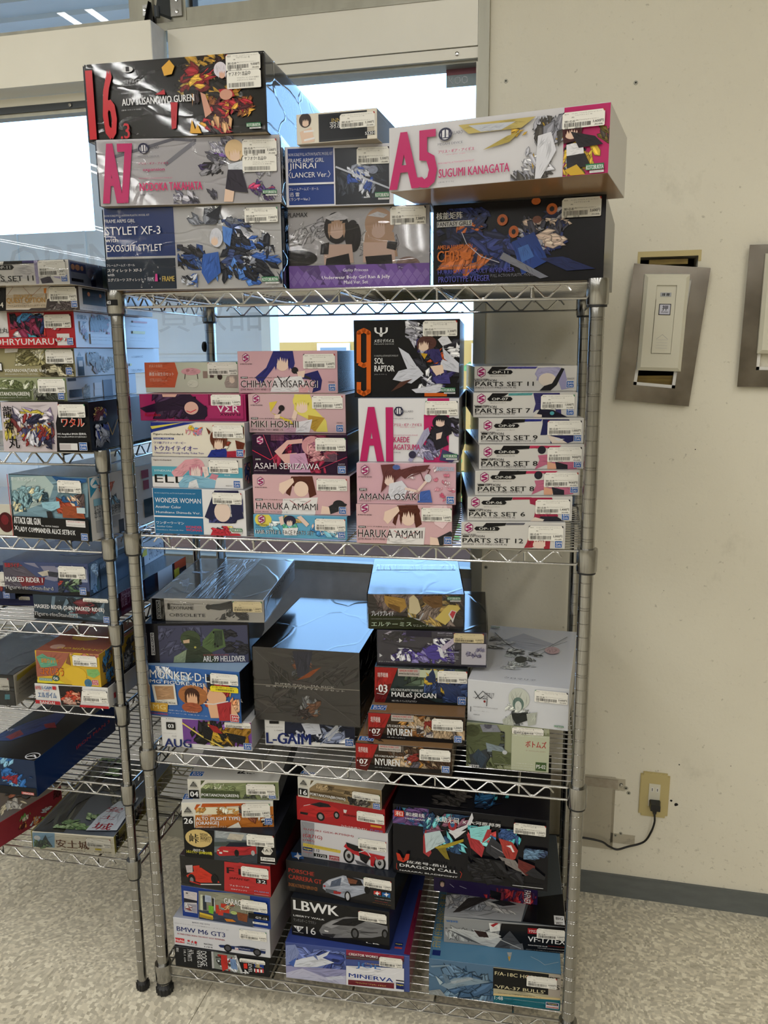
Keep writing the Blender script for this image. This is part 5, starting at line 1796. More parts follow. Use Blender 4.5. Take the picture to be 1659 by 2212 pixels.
('fafner',-0.2690,1.5812,0.2213,0.0044,0.2263,0.1061,0.2400,'2a1c4c','14121c','1c1830','b8a890',0,0,'thin dark purple and red kit box under the large black flame-blue box',3,'''#front
S 470 726 991 1032 24 119 8a2430 b03038 3a2048 6a2034 c04840
p 0c0c14 551 796 658 824 647 1022 553 957
L c8c8e0 4 254 797 322 839
L c8c8e0 4 158 780 200 847
e d8b8a8 84 804 22 72
v f4f0f0 875 688 932 1005 "FAFNER" s'''),
('dragon',-0.3374,1.4780,0.3285,0.0160,0.3160,0.1571,0.2700,'15151a','0e0e14','15151c','b8a890',0,0,'large black kit box with turquoise flames and red armour, bottom shelf right',3,'''#front
S -15 20 238 279 30 111 3a5a90 4a80b0 2a3468 5aa0c0 6a4a80
S 202 48 511 608 40 81 5ab0c0 3a5a90 7ad0d8 2a4a70 8a5a70
p b03c40 202 409 220 303 257 637 239 703 202 652
p c8dce0 211 366 311 300 348 451 220 647
p e4e4ea 482 177 517 -10 526 67 509 170 402 357 366 306
e a8343c 392 199 29 80
e 3a6a9a 392 190 14 44
p e8e8ec 365 266 420 292 482 256 438 347 411 394 393 339
p b09c30 275 551 465 380 464 420 366 527 312 582
p 8a7a28 294 566 348 532 376 706 349 693
S 491 174 671 445 26 71 5ac8d0 9ae8e8 3a7ab0 e05050 f4f4f4
p b83c40 483 296 545 319 600 464 583 609 511 488
p 9ae8e8 500 212 633 138 625 298 572 372 510 348
p b83c40 616 202 642 195 634 296 582 409 590 347
p 3a3a40 609 462 643 294 724 431 734 547 672 604 609 521
L a8a8b0 5 640 424 738 526
S 686 164 828 403 24 61 5ac8d0 3a5a90 8ae0e0
p b04038 687 302 775 338 811 447 795 570 752 622 715 493 706 396
p f4f0f0 736 398 767 380 790 472 777 476 763 420
p 8a8480 689 559 796 590 868 789 833 759 726 649
p 6a2c28 813 565 919 635 920 715 868 789 814 685
p 2c2c30 859 752 910 658 986 775 982 816 912 796
S 846 398 995 555 14 78 3a4a6a 6a8aa8 8aa0b0
S 493 613 853 994 16 124 1e1e24 222228 1a1a1e
r d84030 14 66 77 155
t f8e8e0 21 76 69 144 "和" b
t f8f8f8 88 76 213 133 "和模线" b
t f8f8f8 88 156 213 177 "HEMOXIAN" b
t f8f8f8 234 116 256 154 "×"
t f8f8f8 284 79 434 165 "永劫无间" b
t f8f8f8 458 107 480 149 "×"
t f8f8f8 499 97 698 145 "大河原邦男" b
p c83c24 25 680 49 694 72 790 91 682 114 676 109 759 72 811 34 790
t fafafa 95 774 356 813 "应龙号-岳山" b
t fafafa 48 834 427 875 "DRAGON CALL" b
t f0f0f0 48 921 430 939 "NARAKA: BLADEPOINT" b
L f8f8f8 3 782 941 975 934
L c83c24 3 29 833 26 906 34 929
L c83c24 3 445 839 457 866 448 934
k 781 52 980 202 "5,000円"
#top
S 516 691 804 941 20 98 3a7ab0 5ac8d0 2a4a80 1a2a40
S 170 645 504 955 14 108 4a4644 3a3836 5a5450'''),
('op11L',-1.0997,1.3209,1.5205,0.0686,0.2086,0.0422,0.3000,'e4e0d8','8a94b0','dcd8d0','b8a890',1,0,'thin white box marked OP-11, topmost on the left rack',4,'''#front
p 1a1a1c 400 -4 696 -37 679 118 388 141
p 4a4474 573 -14 746 -39 734 105 571 97
e d8d4d0 591 463 109 277
p b0a8c8 682 0 719 -35 717 954 689 971
Z 305 151 493 352 "OP-11"
t 1a1a1a 314 531 368 605 "OPTION" b
t 141416 137 611 667 829 "PARTS SET 11" b
t 1a1a1a 234 802 527 902 "(FANG COSTUME)[COLOR A]"
p 4a4450 730 757 822 648 853 929 744 957
p b0a8c8 840 651 913 619 918 778 874 733
O 1f5fae 930 629 982 884
k 718 -27 974 674 "1,200円"
#right
r 4a5484 20 85 197 467
e e0a888 48 263 22 121
e e0a888 100 267 22 122
e e0a888 151 273 14 98
e b8b0d0 265 424 54 252
e f2e0d8 278 499 26 118
p 3a3c70 247 725 308 648 313 960 253 970
r 2a2c34 21 735 157 857
t 3a3c44 213 129 418 94 "30 MINUTES SISTERS"
r c8e4e0 400 43 450 953'''),
('quest',-1.0891,1.3558,1.4772,0.0996,0.1887,0.0429,0.3300,'4a4240','e0dcd8','d0ccc4','b8a890',0,0,'thin beige and black box with golden title, second from top on left rack',4,'''#front
p e0d8cc 248 -42 709 -12 699 478 572 711 465 948 224 940
p c8b8a0 239 322 683 275 649 879 225 891
L a87860 4 324 -16 250 322
L a87860 4 426 -7 508 383 618 8
p e88830 642 71 672 53 663 274 642 272
L 2a2420 6 661 273 659 515
S 648 474 970 982 30 70 5a5050 8a8480 3a3434 a09a90
p 1a1816 180 13 236 38 219 952 157 968
t f0e8d8 170 622 203 840 "4" b
t c89c50 321 308 512 444 "ITEM SHOP 4" s
t b8893c 241 444 648 696 "QUEST OPTION" s
t 5a4a3a 245 737 645 838 "アイテムショップ4[クエストオプション]"
O 1f5fae 923 595 979 869
k 698 27 985 612 "700円"
#right
r 28302e 42 56 319 737
r 3a3430 174 210 235 685
e c87a40 115 282 16 91
e c87a40 255 296 15 85
t 6a6a6a 35 889 291 898 "本体は付属しません。"'''),
('ryumaru',-1.1395,1.3903,1.4092,0.0914,0.2024,0.0676,0.3900,'b83038','e4e6ea','d8dade','b8a890',0,0,'red and white kit box with checkered pattern in the left rack top stack',4,'''#front
r e8e6e4 194 -8 324 682
r e8e6e4 814 605 941 929
S 347 26 704 694 60 118 2a3a6a c83c34 4a8ac0 e0d8d8 1c1c28 8a3050 5ab8d0
S 723 95 981 904 44 23 e8e6e4 d84048 f0ecea
r c83038 168 704 799 925
t e8e6e4 177 731 790 904 "OHRYUMARU" b
t 1a1a1a 198 421 332 574 "龍丸" b
O 1f5fae 925 736 979 909
k 707 76 977 445 "1,400円"
#right
t 1a1a1a 28 74 130 199 "皇龍丸" b
S 150 18 375 539 34 63 6a7078 3a4048 c8ccd4 a03038
S 46 257 116 872 20 39 4a4e58 8a3038 c8ccd4
e c84048 341 572 13 58
r e0e8f0 143 595 366 889
t 8a8e98 146 677 360 700 "※組み立て完成時の写真です。"
t 8a8e98 144 760 357 788 "※別売りの商品が必要です。"
r d0503c 643 123 834 180
r f0e060 634 447 798 536
t 8a8e98 602 299 805 297 "取扱説明書をよくお読みください"
t 8a8e98 592 665 794 679 "5歳以上 株式会社"
t 8a8e98 589 757 792 775 "MADE IN JAPAN CE"'''),
('volp',-1.1502,1.4068,1.3536,0.0880,0.1969,0.0552,0.4000,'a8a078','e0e2e4','d8d8d4','b8a890',0,0,'thin white and tan kit box in the left rack top stack',4,'''#front
S 263 46 693 597 50 93 c8c098 8a8458 e0dcc0 6a6440 b0a878
S 612 528 991 973 40 92 8a8058 4a4430 c8c0a0 2a2820
p e8e4dc 275 -4 420 -9 406 118 270 148
r 141414 135 482 228 790
t fafafa 154 517 220 756 "1" b
t faf8f0 248 705 701 860 "VOLPANOVA(TANK Ver.)" b
t f0f0e8 249 865 601 926 "30MM 1/144 eEXM-S02T ヴォルパノーヴァ[タンクVer.]"
O 1f5fae 911 686 969 905
k 705 44 996 530 "1,200円"
#right
r 1a1c20 20 304 85 974
p 7a8a8a 30 271 67 273 52 137
r e8e8e8 36 440 75 647
S 113 138 394 948 60 41 a8a090 8a8474 c8c4b4 5a5648 9a7a68
r f0e060 586 602 608 700
t 8a8e98 629 298 765 383 "SC 30MM PET"
t 8a8e98 617 837 753 938 "CAUTION"'''),
('portag2',-1.1577,1.3813,1.3084,0.0808,0.1998,0.0449,0.3000,'a0a880','c8ccd4','dad8d0','b8a890',0,0,'thin white and green kit box directly above the brush-lettered black box',4,'''#front
S 246 90 684 550 40 81 c8d0a8 8a9468 e0e4cc 6a744c
S 655 468 987 964 30 81 2a2c28 4a4e44 8a8c80
r 5a6444 236 485 625 923
t faf8f0 243 609 617 819 "PORTANOVA(GREEN)" b
t f0f0e8 248 831 585 889 "30MM 1/144 bEXM-15 ポルタノヴァ[グリーン]"
O 1f5fae 915 655 973 923
k 710 57 993 656 "900円"
#right
r 3a3e48 18 45 123 173
S 196 233 292 1036 22 51 5a5e5a 3a3e3c 8a8878 a09a88
r 2a2c34 24 540 184 718
r 2a2c34 21 691 181 874
r e8e8ec 355 316 456 609
r e8e8ec 348 620 449 918
r 3a4664 480 214 613 999'''),
('ryujin',-1.0854,1.3645,1.2120,0.0802,0.1834,0.0960,0.3000,'16161a','101118','1a1a20','b8a890',0,0,'black kit box with brush lettering and pale robot art on the left rack',4,'''#front
p d8ccd0 12 4 662 3 651 232 620 424 621 617 608 996 -1 1007
S 28 23 603 986 90 132 8a7a9a c8b850 3a3844 e0d8e0 b0a0c0 7a3838 58546a d0c0a8
S 214 234 571 967 60 99 2a2c44 4a4c78 d8d8e0 8a3030 c8a040
t 141216 47 81 149 322 "龍" b
t 141216 58 371 149 622 "神" b
t 141216 79 682 204 934 "丸" b
t e8e0d8 701 312 957 494 "ワタル" b
t d04028 709 324 950 483 "ワタル" b
t f0f0f0 646 607 968 661 "HG Amplified IMGN 龍神丸" b
t e0e0e0 646 675 969 713 "HG Amplified IMGN RYUJINMARU" s
r e8e6e4 657 820 860 958
r c8c0c0 659 839 785 944
O 1f5fae 881 807 963 956
k 674 45 976 303 "4,800円"
#right
S 49 127 227 403 20 63 c8b070 3a4a9a d8d8e0 6a3038
S 52 320 240 948 26 76 c8ccd8 3a4a9a 8a8e98
L c8a040 7 224 462 277 739
L c8a040 7 277 739 368 439'''),
('attack',-1.1075,1.3968,1.0340,-0.0859,0.1899,0.1282,0.3600,'26343c','d8d6d2','3c4a54','b8a890',0,0,'teal and black kit box with crowd picture and red edge, left rack second shelf',4,'''#front
p 7a9aa8 7 11 1008 2 976 615 746 674 493 655 19 674
p b8ccc8 477 4 577 154 517 336 413 442 20 653 37 49
S 27 169 498 595 60 82 3a5a68 8ab0b8 c8dcd8 2a4450 e0d8b0
S 602 251 956 578 40 110 5a4a48 e8c8a8 3a2c30 a84830 2a5a8a
p 2a5a90 573 -2 791 15 1008 12 1004 70 688 147
p a0d0e0 414 422 640 386 649 484 533 552 424 501
p 2a2a2e 468 557 533 552 555 690 486 756
p a05030 679 462 887 446 928 521 952 637 670 641
r c8dce0 854 468 957 558
p 141416 20 664 989 654 983 999 10 991
L c03038 8 4 1 6 997
t f4f4f4 35 677 379 785 "ATTACK GIRL GUN" b
t f4f4f4 387 788 611 797 "Ver. ALPHA TANGO" b
t f4f4f4 32 815 76 893 "×"
t f4f4f4 89 831 812 910 "LADY COMMANDER ALICE SETBOX" b
t e8f0f0 46 39 374 98 "ガールガンレディ" b
r e8e4e0 707 677 946 775
t c03038 730 687 940 705 "BANDAI HOBBY SITE"
t 3a3a3a 710 741 938 756 "www.bandai-hobby.net/" b
O 1f5fae 886 876 961 976
k 640 53 934 248 "1,400円"
#right
p 3a90b4 15 18 143 33 12 327
e e8eef0 62 106 42 84
p 3a90b4 31 141 66 59 88 167 63 127
S 52 151 271 515 20 66 4a5058 8ab0c8 5a4a40 c87868
r 8ab8cc 32 356 92 465
t 5a5e60 33 455 267 596 "電子トリガー玩具・説明書"
t 5a5e60 30 532 264 677 "本体・組立説明書"
r a8a8a8 39 694 256 880
r 3a4048 236 786 285 1022
r a05868 483 88 555 224
r a05868 495 263 553 418
r 2c4048 489 582 587 895'''),
('rider1',-1.1516,1.4089,0.9070,0.0666,0.1916,0.0686,0.3650,'48547c','14161c','3a4a80','b8a890',0,0,'blue and black kit box with red kanji, upper one beside the left rack post',4,'''#front
S 6 22 983 570 20 237 7a84a8 3c4a80 a8b0c8 5a6490 8a8aa0
p 5a5460 5 42 193 24 399 475 235 889 -16 757
p 7a2c34 146 462 488 466 465 705 209 772
p c8c0b0 405 317 541 225 550 381 460 429
p 3a3c48 525 266 656 291 636 450 534 422
S 636 450 914 930 34 88 4a6a4a 2a3440 8aa080 1c2028 a84038
p 1a1a1e -10 797 531 934 1004 841 999 1006 -3 1003
t c02c34 25 40 232 177 "仮面ライダー" b
t fafafa 20 475 460 626 "MASKED RIDER 1" b
t fafafa 18 746 574 890 "Figure-riseStandard" B
t 141416 21 757 571 882 "Figure-riseStandard"
O 1f5fae 890 744 957 944
k 656 77 969 462 "3,200円"
#top
S 0 0 1000 1000 16 300 5a6aa0 3a4a88 c8d0e8 8a3c38
#right
p 8aa0b8 24 136 94 156 86 899 5 810
S 26 61 99 959 8 81 6a8aa8 c8d8e0 2a4a3c
r 22242a 122 156 186 975
t 8a8e94 128 204 197 342 "KAMEN"
r 1c2c44 209 196 627 1527
r d8dce2 675 90 971 1392
r f0e060 656 462 722 682
t 5a5e68 746 490 964 913 "SPIRITS BANDAI"'''),
('shin',-1.0893,1.4113,0.8550,0.0206,0.1747,0.0516,0.3550,'34424e','24101c','3a4450','b8a890',0,0,'dark teal kit box under the blue kit box on the left rack',4,'''#front
S 17 29 986 886 40 250 4a6070 6a8090 2a343c 7a98a0 3a4854
S 367 68 877 699 24 166 1c222a 2a3440 6a2c34
p 15171b -5 722 707 945 1000 1014 -5 999
t f0f0f0 19 388 936 609 "MASKED RIDER (SHIN MASKED RIDER)" b
t fafafa 18 707 576 909 "Figure-riseStandard" B
t 141416 21 722 573 899 "Figure-riseStandard"
O 1f5fae 921 753 990 989
k 670 -146 1001 165 "3,400円"
#right
r 4a1428 125 -372 344 1339
t 9a7a88 137 -244 349 292 "MASKED RIDER"
t 9a7a88 129 113 342 665 "仮面ライダー"
r 1c2c44 420 -125 550 1218
r d8dce2 589 -378 791 1064
r d0502c 825 -253 994 411
r e8d840 814 326 889 831'''),
('lgaim2',-1.0779,1.3753,0.6800,0.0649,0.1644,0.0455,0.3000,'ecebe8','d0cecc','2a2a30','b8a890',0,0,'flat white and red kit box under the yellow and brown cartoon box',4,'''#front
p 2c2422 330 38 656 25 608 950 349 982
S 355 63 626 915 50 86 c04830 8a3020 e8a080 3a2c2c c8a090
p c02c34 -14 792 336 801 346 964 -9 963
p c02c34 609 888 1026 879 1028 1018 605 1036
t c04848 16 97 99 274 "HEAVY METAL" b
t 1c5a9a 110 88 239 242 "L-GAIM" b
r c02c34 252 68 302 239
t 1c5a9a 44 378 297 657 "エルガイム" b
t c02c34 122 281 211 322 "重戦機"
t ecebe8 62 823 266 959 "BANDAI" b
t 3a3a3a 751 113 967 111 "1:144 SCALE No.13"
k 652 159 996 722 "2,800円"
#right
r c02c34 72 456 102 727'''),
('koma',-1.0732,1.3798,0.7259,0.0356,0.1455,0.0708,0.2000,'e0b838','c8a03c','9a5a48','b8a890',0,0,'yellow and brown toy kit box with green flame emblem numbered 06',4,'''#front
p a86450 26 1 562 6 425 410 291 741 -12 825
S 563 -33 1004 98 8 117 e0a898 b87060
p 68a888 20 196 125 84 200 171 317 193 346 422 83 537
p e8d838 -16 905 364 887 440 953 -1 1020
e e8c038 611 655 178 234
p e8c038 526 784 802 743 751 1022 555 1033
p 8ac070 794 473 970 448 1002 597 900 728 806 665
e 4a7a9a 805 897 59 125
p 8a5a38 478 325 542 8 554 392
t e09030 98 224 369 360 "妖怪ウォッチ" b
t 3a2418 61 482 439 750 "コマじろう" b
t e87828 67 493 434 739 "コマじろう" b
r 8aa898 36 838 243 924
t e0e8e0 43 864 228 899 "プラモデル"
e 3a5a50 302 818 56 94
t fafafa 266 776 337 867 "06" b
O c83030 870 791 960 932
k 594 59 969 379 "500円"
#top
e d8b038 438 569 204 86
e c8a090 244 863 108 67
u e0c040 274 851 1064 913 "KOMAJIROU"
#right
S 35 -17 249 1164 30 94 8a5a28 e0c850 4a4a48 4a8ac0
S 461 79 709 1206 20 131 3a3a3c 5a5a5c a8a8a8'''),
('azuchi',-1.1365,1.3945,0.3220,0.1001,0.1906,0.0426,0.3300,'e8e2cc','d0c458','a8b4c4','b8a890',1,0,'flat white castle kit box with maroon lettering, lowest on the left rack',4,'''#front
p 8ab4d0 7 71 283 9 266 852 -7 895
p 38484c 118 904 128 428 168 153 189 407 244 807
S 14 467 262 1011 18 68 4a6a4c 3a5a48 6a8a60 2c3c3c
e e8ecec 62 345 41 127
t 4a4038 298 182 648 208 "本能寺の変で灰燼と化した華麗なる名城" b
t 6a3c24 290 351 692 818 "安土城" b
t 7a6a5a 344 877 645 960 "AZUCHI CASTLE"
t 5a4a3a 379 1033 609 1056 "1/500 AUTHENTIC SCALE MODEL KIT"
r c8b838 765 708 843 806
t 3a3228 758 857 960 952 "KIT NO. JJ-10-1399" b
k 665 140 961 640 "900円"
#right
r 1c1c1c 26 -50 70 847
t 2a2a18 28 268 155 1442 "Joyjoy" b
S 251 -1824 910 3000 50 71 3a4a40 d8d4cc 5a3c38 e8e4d8 2a3844
#top
p 5a5a4c 22 1009 381 985 261 57 41 42
S -849 130 806 935 24 205 4a4a40 6a6858 58564c 7a7868
p 3a3c40 266 863 239 659 524 315 599 91 431 74 330 380 157 543
S 121 760 823 955 50 86 6a8858 88a470 a0b888 587448
S 17 15 759 299 36 97 6a8858 88a470
p d4dce6 634 967 992 943 945 539 734 602 639 793
t 9a2834 678 676 868 737 "安" b
t 9a2834 684 779 858 823 "土" b
t 9a2834 681 868 907 949 "城" b'''),
('ironman',-1.2045,1.3185,0.5000,0.0190,0.1506,0.0806,0.3060,'1c3050','0c2a5c','1e1e20','b8a890',0,0,'dark blue box with torn corner jutting over the left rack shelf edge',4,'''#front
S 470 -3 953 970 30 144 2a6ab0 1c3c6c 8ac0e0 14203c 8a2030
p 0e1014 423 774 993 757 993 1002 408 1009
r c05048 759 888 953 960
t f8f0f0 781 899 942 952 "DRAGON" b
#right
t c0323c 471 500 919 601 "IRON MAN 3" b
t d8d8e0 621 399 731 433 "MARVEL" b
r d8dce0 1183 985 1346 996
#top
p 2a3c78 -112 815 164 496 426 282 586 331 644 510 302 775
p 8a2430 150 733 210 612 356 670 284 762
p 8a2430 446 500 571 457 707 534 546 550
e e8e8ec 895 942 104 45
e 1a1a1c 895 942 92 36
t e8e8ec 808 924 988 963 "A" b
t c8c8c8 -123 614 121 650 "POINT" b'''),
('pinkkids',-1.5045,1.4483,0.3220,-0.2255,0.3000,0.0576,0.1780,'b8404c','9c3a44','6a5a48','b8a890',0,0,'worn red-sided box with small figures at the left edge of the lowest rack shelf',4,'''#right
S 0 0 1000 1000 40 65 e8a060 c8d0d8 7ab060 e8d8c8 5a2c30 d87050
#top
S 0 0 1000 1000 50 100 8a7a68 c8c0b0 3a3228 a85a30 d8c8a0'''),
('blackbox',-1.2690,1.3438,0.6800,0.0759,0.1580,0.0682,0.3600,'15171a','e0ddd4','6a7078','b8a890',1,0,'black box with yellow-striped white side and bright top at the left edge',4,'''#front
r 1c2428 79 167 875 1002
p 50a0b0 856 636 928 626 921 790 848 801
k 538 107 931 503 "3,800円"
#right
p e0d040 35 84 235 11 231 150 30 256
t 4a4a4a 45 351 221 448 "この商品は対象年齢15才以上"
t 4a4a4a 41 505 218 567 "安全のため必ずお読みください"
t 4a4a4a 36 658 214 686 "株式会社 お客様相談センター"
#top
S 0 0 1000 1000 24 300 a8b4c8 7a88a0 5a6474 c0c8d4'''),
('leftrider',-1.3268,1.4374,0.8787,0.0830,0.1642,0.0752,0.2800,'2c3a60','14161c','5a6478','b8a890',0,0,'dark blue box cut by the left photo edge on top of a thin purple box',4,'''#front
S 640 149 885 991 20 144 3c4a80 8a3c38 a8b0c8
O 1f5fae 838 788 919 959
k 602 189 904 615 "3,200円"'''),
('leftpurple',-1.2868,1.4665,0.8550,0.1136,0.1468,0.0233,0.2000,'2a2c58','1c1c30','4a4c6a','b8a890',0,0,'thin dark purple box at the left edge behind the teal box',4,'''#front
k 754 83 929 422 "3,000円"'''),
('carbox',-1.2808,1.3949,1.0340,0.0288,0.1702,0.0648,0.2000,'d8d4c4','c0bcb0','c8c8c4','b8a890',0,0,'beige box with a dark red round print at the left edge behind the crowd-picture box',4,'''#front
e 4a1418 912 579 102 325
e 7a2028 899 499 51 162''')]

# ------------------------------------------------------------------ room shell
YW = 1.966
WL, WR, WB, CZ = -8.4, 2.6, -8.6, 2.75      # left, right, back limits and ceiling height
FX = -.215                                   # right edge of the window frame
fl = MB(); fl.box(WL, WB, -.12, WR, YW, -.004); floor = struct(fl.build('floor', MT['shade']))
TS = 1.5
xs = [-.753+TS*i for i in range(-5, 3)]; ys = [1.62+TS*j for j in range(-7, 1)]
gap = .0007
bx = [WL]+[x for x in xs if WL < x < WR]+[WR]; by = [WB]+[y for y in ys if WB < y < YW]+[YW]
for i in range(len(bx)-1):
    for j in range(len(by)-1):
        m = MB(); m.box(bx[i]+gap, by[j]+gap, -.004, bx[i+1]-gap, by[j+1]-gap, 0); m.build('floor_tile', MT['floor'], floor)
c_ = MB(); c_.box(WL, WB, CZ, WR, YW+.1, CZ+.1); struct(c_.build('ceiling', MT['ceil']))
w_ = MB(); w_.box(WL-.1, WB, -.12, WL, YW+.1, CZ+.1); struct(w_.build('wall_left', MT['shade']))
w_ = MB(); w_.box(WR, WB, -.12, WR+.1, YW+.1, CZ+.1); struct(w_.build('wall_right', MT['shade']))
w_ = MB(); w_.box(WL-.1, WB-.1, -.12, WR+.1, WB, CZ+.1); struct(w_.build('wall_front', MT['shade']))
# solid wall right of the glazing, with the cut-out behind the tilted switch plate
hx0, hx1, hz0, hz1 = .128, .250, 1.288, 1.598
wb = MB()
wb.box(FX, YW, -.12, hx0, YW+.12, CZ); wb.box(hx1, YW, -.12, WR, YW+.12, CZ)
wb.box(hx0, YW, -.12, hx1, YW+.12, hz0); wb.box(hx0, YW, hz1, hx1, YW+.12, CZ); wb.box(hx0, YW+.07, hz0, hx1, YW+.12, hz1)
wall = struct(wb.build('wall_back', MT['wall']))
m = MB(); m.box(FX, YW-.006, 0, WR, YW, .0608); m.box(FX, YW-.0075, .0575, WR, YW-.006, .0608); struct(m.build('baseboard_back', MT['base']))

# ---- glazed front: frame, sill panel, panes
GY = YW+.04
fr = struct(MB().build('window_1', MT['alu'])) if 0 else None
m = MB(); m.box(-.24, YW-.012, 0, FX, YW+.11, CZ)
win = struct(m.build('window_1', MT['alu']))
m = MB(); m.box(-.2445, YW-.002, .86, -.24, YW+.03, 2.03); m.build('glazing_bead', MT['cream'], win)
def wpart(name, mt, *b, parent=None):
    m = MB(); m.box(*b); return m.build(name, mt, parent or win)
# lower grey panel with trim, aluminium sill
wpart('lower_panel', MT['grey_panel'], WL, YW+.01, .115, -.24, YW+.06, .835)
wpart('panel_trim', MT['alu'], WL, YW-.004, .835, -.24, YW+.03, .846)
wpart('panel_trim', MT['alu'], WL, YW+.002, .60, -.24, YW+.0105, .612)
wpart('sill', MT['alu'], WL, YW-.002, .846, -.24, YW+.022, .858)
wpart('outer_sill', MT['base'], WL, YW+.022, .835, -.24, YW+.1, .850)
wpart('threshold_step', MT['alu'], WL, YW-.012, .0, -.24, YW+.06, .055)
wpart('threshold_track', MT['alu'], WL, YW+.002, .062, -.24, YW+.06, .108)
wpart('threshold_gap', MT['dark'], WL, YW+.008, .055, -.24, YW+.06, .062)
wpart('threshold_gap', MT['dark'], WL, YW+.008, .108, -.24, YW+.06, .115)
# panes
def pane(name, x0, z0, x1, z1, y):
    m = MB(); m.face([(x0, y, z0), (x1, y, z0), (x1, y, z1), (x0, y, z1)]); return m.build(name, MT['glass'], win)
pane('pane', -1.226, .858, -.245, 2.02, GY); pane('pane', WL, .858, -1.226, 2.02, GY+.02)
wpart('stile', MT['alu'], -1.262, GY-.008, .858, -1.232, GY+.03, 1.46)
# dark header track and its light strips on the left leaf
wpart('track_strip', MT['white_panel'], WL, YW-.004, 2.020, -.99, YW+.03, 2.040)
wpart('header_track', MT['alu_dark'], WL, YW-.006, 2.004, -.99, YW+.03, 2.020)
sc_ = MB(); sc_.lathe([(.0045, 0), (.0045, .003), (.002, .004)], 10); scr = sc_.build('screw', MT['steel'], win); scr.location = (-1.266, YW-.006, 2.012); scr.rotation_euler = (PI/2, 0, 0)
wpart('track_strip', MT['alu'], WL, YW-.002, 1.995, -.99, YW+.03, 2.004)
# white fascia behind (right) and sliding-door header box (left)
wpart('fascia_panel', MT['white_panel'], -.986, YW-.012, 2.060, -.2405, YW+.06, 2.158)
wpart('fascia_strip', MT['white_panel'], -.986, YW-.008, 2.036, -.2405, YW+.06, 2.0585)
wpart('under_strip', MT['alu'], -.986, YW+.004, 2.0305, -.2405, YW+.06, 2.036)
hb = MB(); hb.box(WL, 1.89, 2.0415, -.996, YW, 2.158)
hb.build('header_box', MT['white_panel'], win)
wpart('header_side_cap', MT['grey_panel'], -.996, 1.891, 2.0415, -.9945, YW-.0125, 2.157)
m = MB(); m.lathe([(.0048, 0), (.0048, .0012), (.002, .0016)], 12)
def screw(x, z, y=YW, parent=None, r=1):
    o = share(scr, 'screw', parent or win, (x, y, z)); o.rotation_euler = (PI/2, 0, 0); o.scale = (r, r, .6); return o
screw(-.287, 2.047, YW-.008)
# transom lights
wpart('transom_frame', MT['alu'], WL, YW-.006, 2.158, -.2405, YW+.06, 2.176)
wpart('transom_frame', MT['alu'], -.986, YW-.014, 2.158, -.2405, YW-.006, 2.163)
wpart('transom_frame', MT['alu'], -.955, YW+.0, 2.176, -.2405, YW+.06, 2.206)
wpart('transom_frame', MT['alu'], WL, YW+.0, 2.176, -1.028, YW+.06, 2.196)
wpart('transom_mullion', MT['alu'], -1.089, YW-.002, 2.176, -1.028, YW+.07, CZ)
wpart('transom_mullion', MT['white_panel'], -1.028, YW+.012, 2.176, -.978, YW+.07, CZ)
wpart('transom_mullion', MT['alu'], -.978, YW-.002, 2.176, -.940, YW+.07, CZ)
wpart('pane_bead', MT['black'], -.936, YW+.02, 2.206, -.932, YW+.05, CZ)
wpart('transom_header', MT['alu'], WL, YW, 2.64, -.2405, YW+.07, CZ)
def pane2(x0, z0, x1, z1): m = MB(); m.face([(x0, GY, z0), (x1, GY, z0), (x1, GY, z1), (x0, GY, z1)]); m.build('transom_pane', MT['glass'], win)
pane2(WL, 2.196, -1.089, 2.64); pane2(-.940, 2.206, -.2405, 2.64)
# friction-stay hinges between the two transom sashes
hg = thing('window_hinge', 'steel friction hinge with three screws on the mullion above the white header', 'hinge', (-.972, YW-.004, 2.175))
m = MB(); m.box(-.004, -.004, .012, .024, 0, .085); m.build('mounting_plate', MT['steel'], hg)
for zz in (.022, .047, .072):
    m = MB(); m.lathe([(.0045, 0), (.004, .002), (.0015, .0022)], 10); o = m.build('screw', MT['chrome'], hg); o.location = (.012, -.0035, zz); o.rotation_euler = (PI/2, 0, 0)
m = MB(); m.face([(-.006, -.002, .012), (-.03, -.02, .018), (-.034, -.02, .03), (-.022, -.014, .095), (-.006, -.002, .095)]); m.face([(-.004, -.004, .004), (-.03, -.024, .012), (-.03, -.02, .018), (-.004, 0, .012)])
m.tube([(-.030, -.022, .006), (-.030, -.022, .03)], .006, 10); m.build('arm', MT['alu_dark'], hg)
hg2 = thing('window_hinge', 'dark pointed stay bracket on the left transom sash', 'hinge', (-1.045, YW-.004, 2.176))
m = MB(); m.face([(0, -.002, 0), (.026, -.012, 0), (.020, -.006, .046), (.015, -.002, .048)]); m.face([(0, -.002, 0), (0, -.012, 0), (.015, -.012, .048), (.015, -.002, .048)]); m.box(.026, -.006, 0, .028, 0, .04); m.build('arm', MT['black'], hg2)
m = MB(); m.box(-.006, -.002, .020, .012, 0, .044); m.build('mounting_plate', MT['steel'], hg2)
m = MB(); m.lathe([(.0045, 0), (.004, .002), (.0015, .0022)], 10); o = m.build('screw', MT['chrome'], hg2); o.location = (.0, -.002, .033); o.rotation_euler = (PI/2, 0, 0)

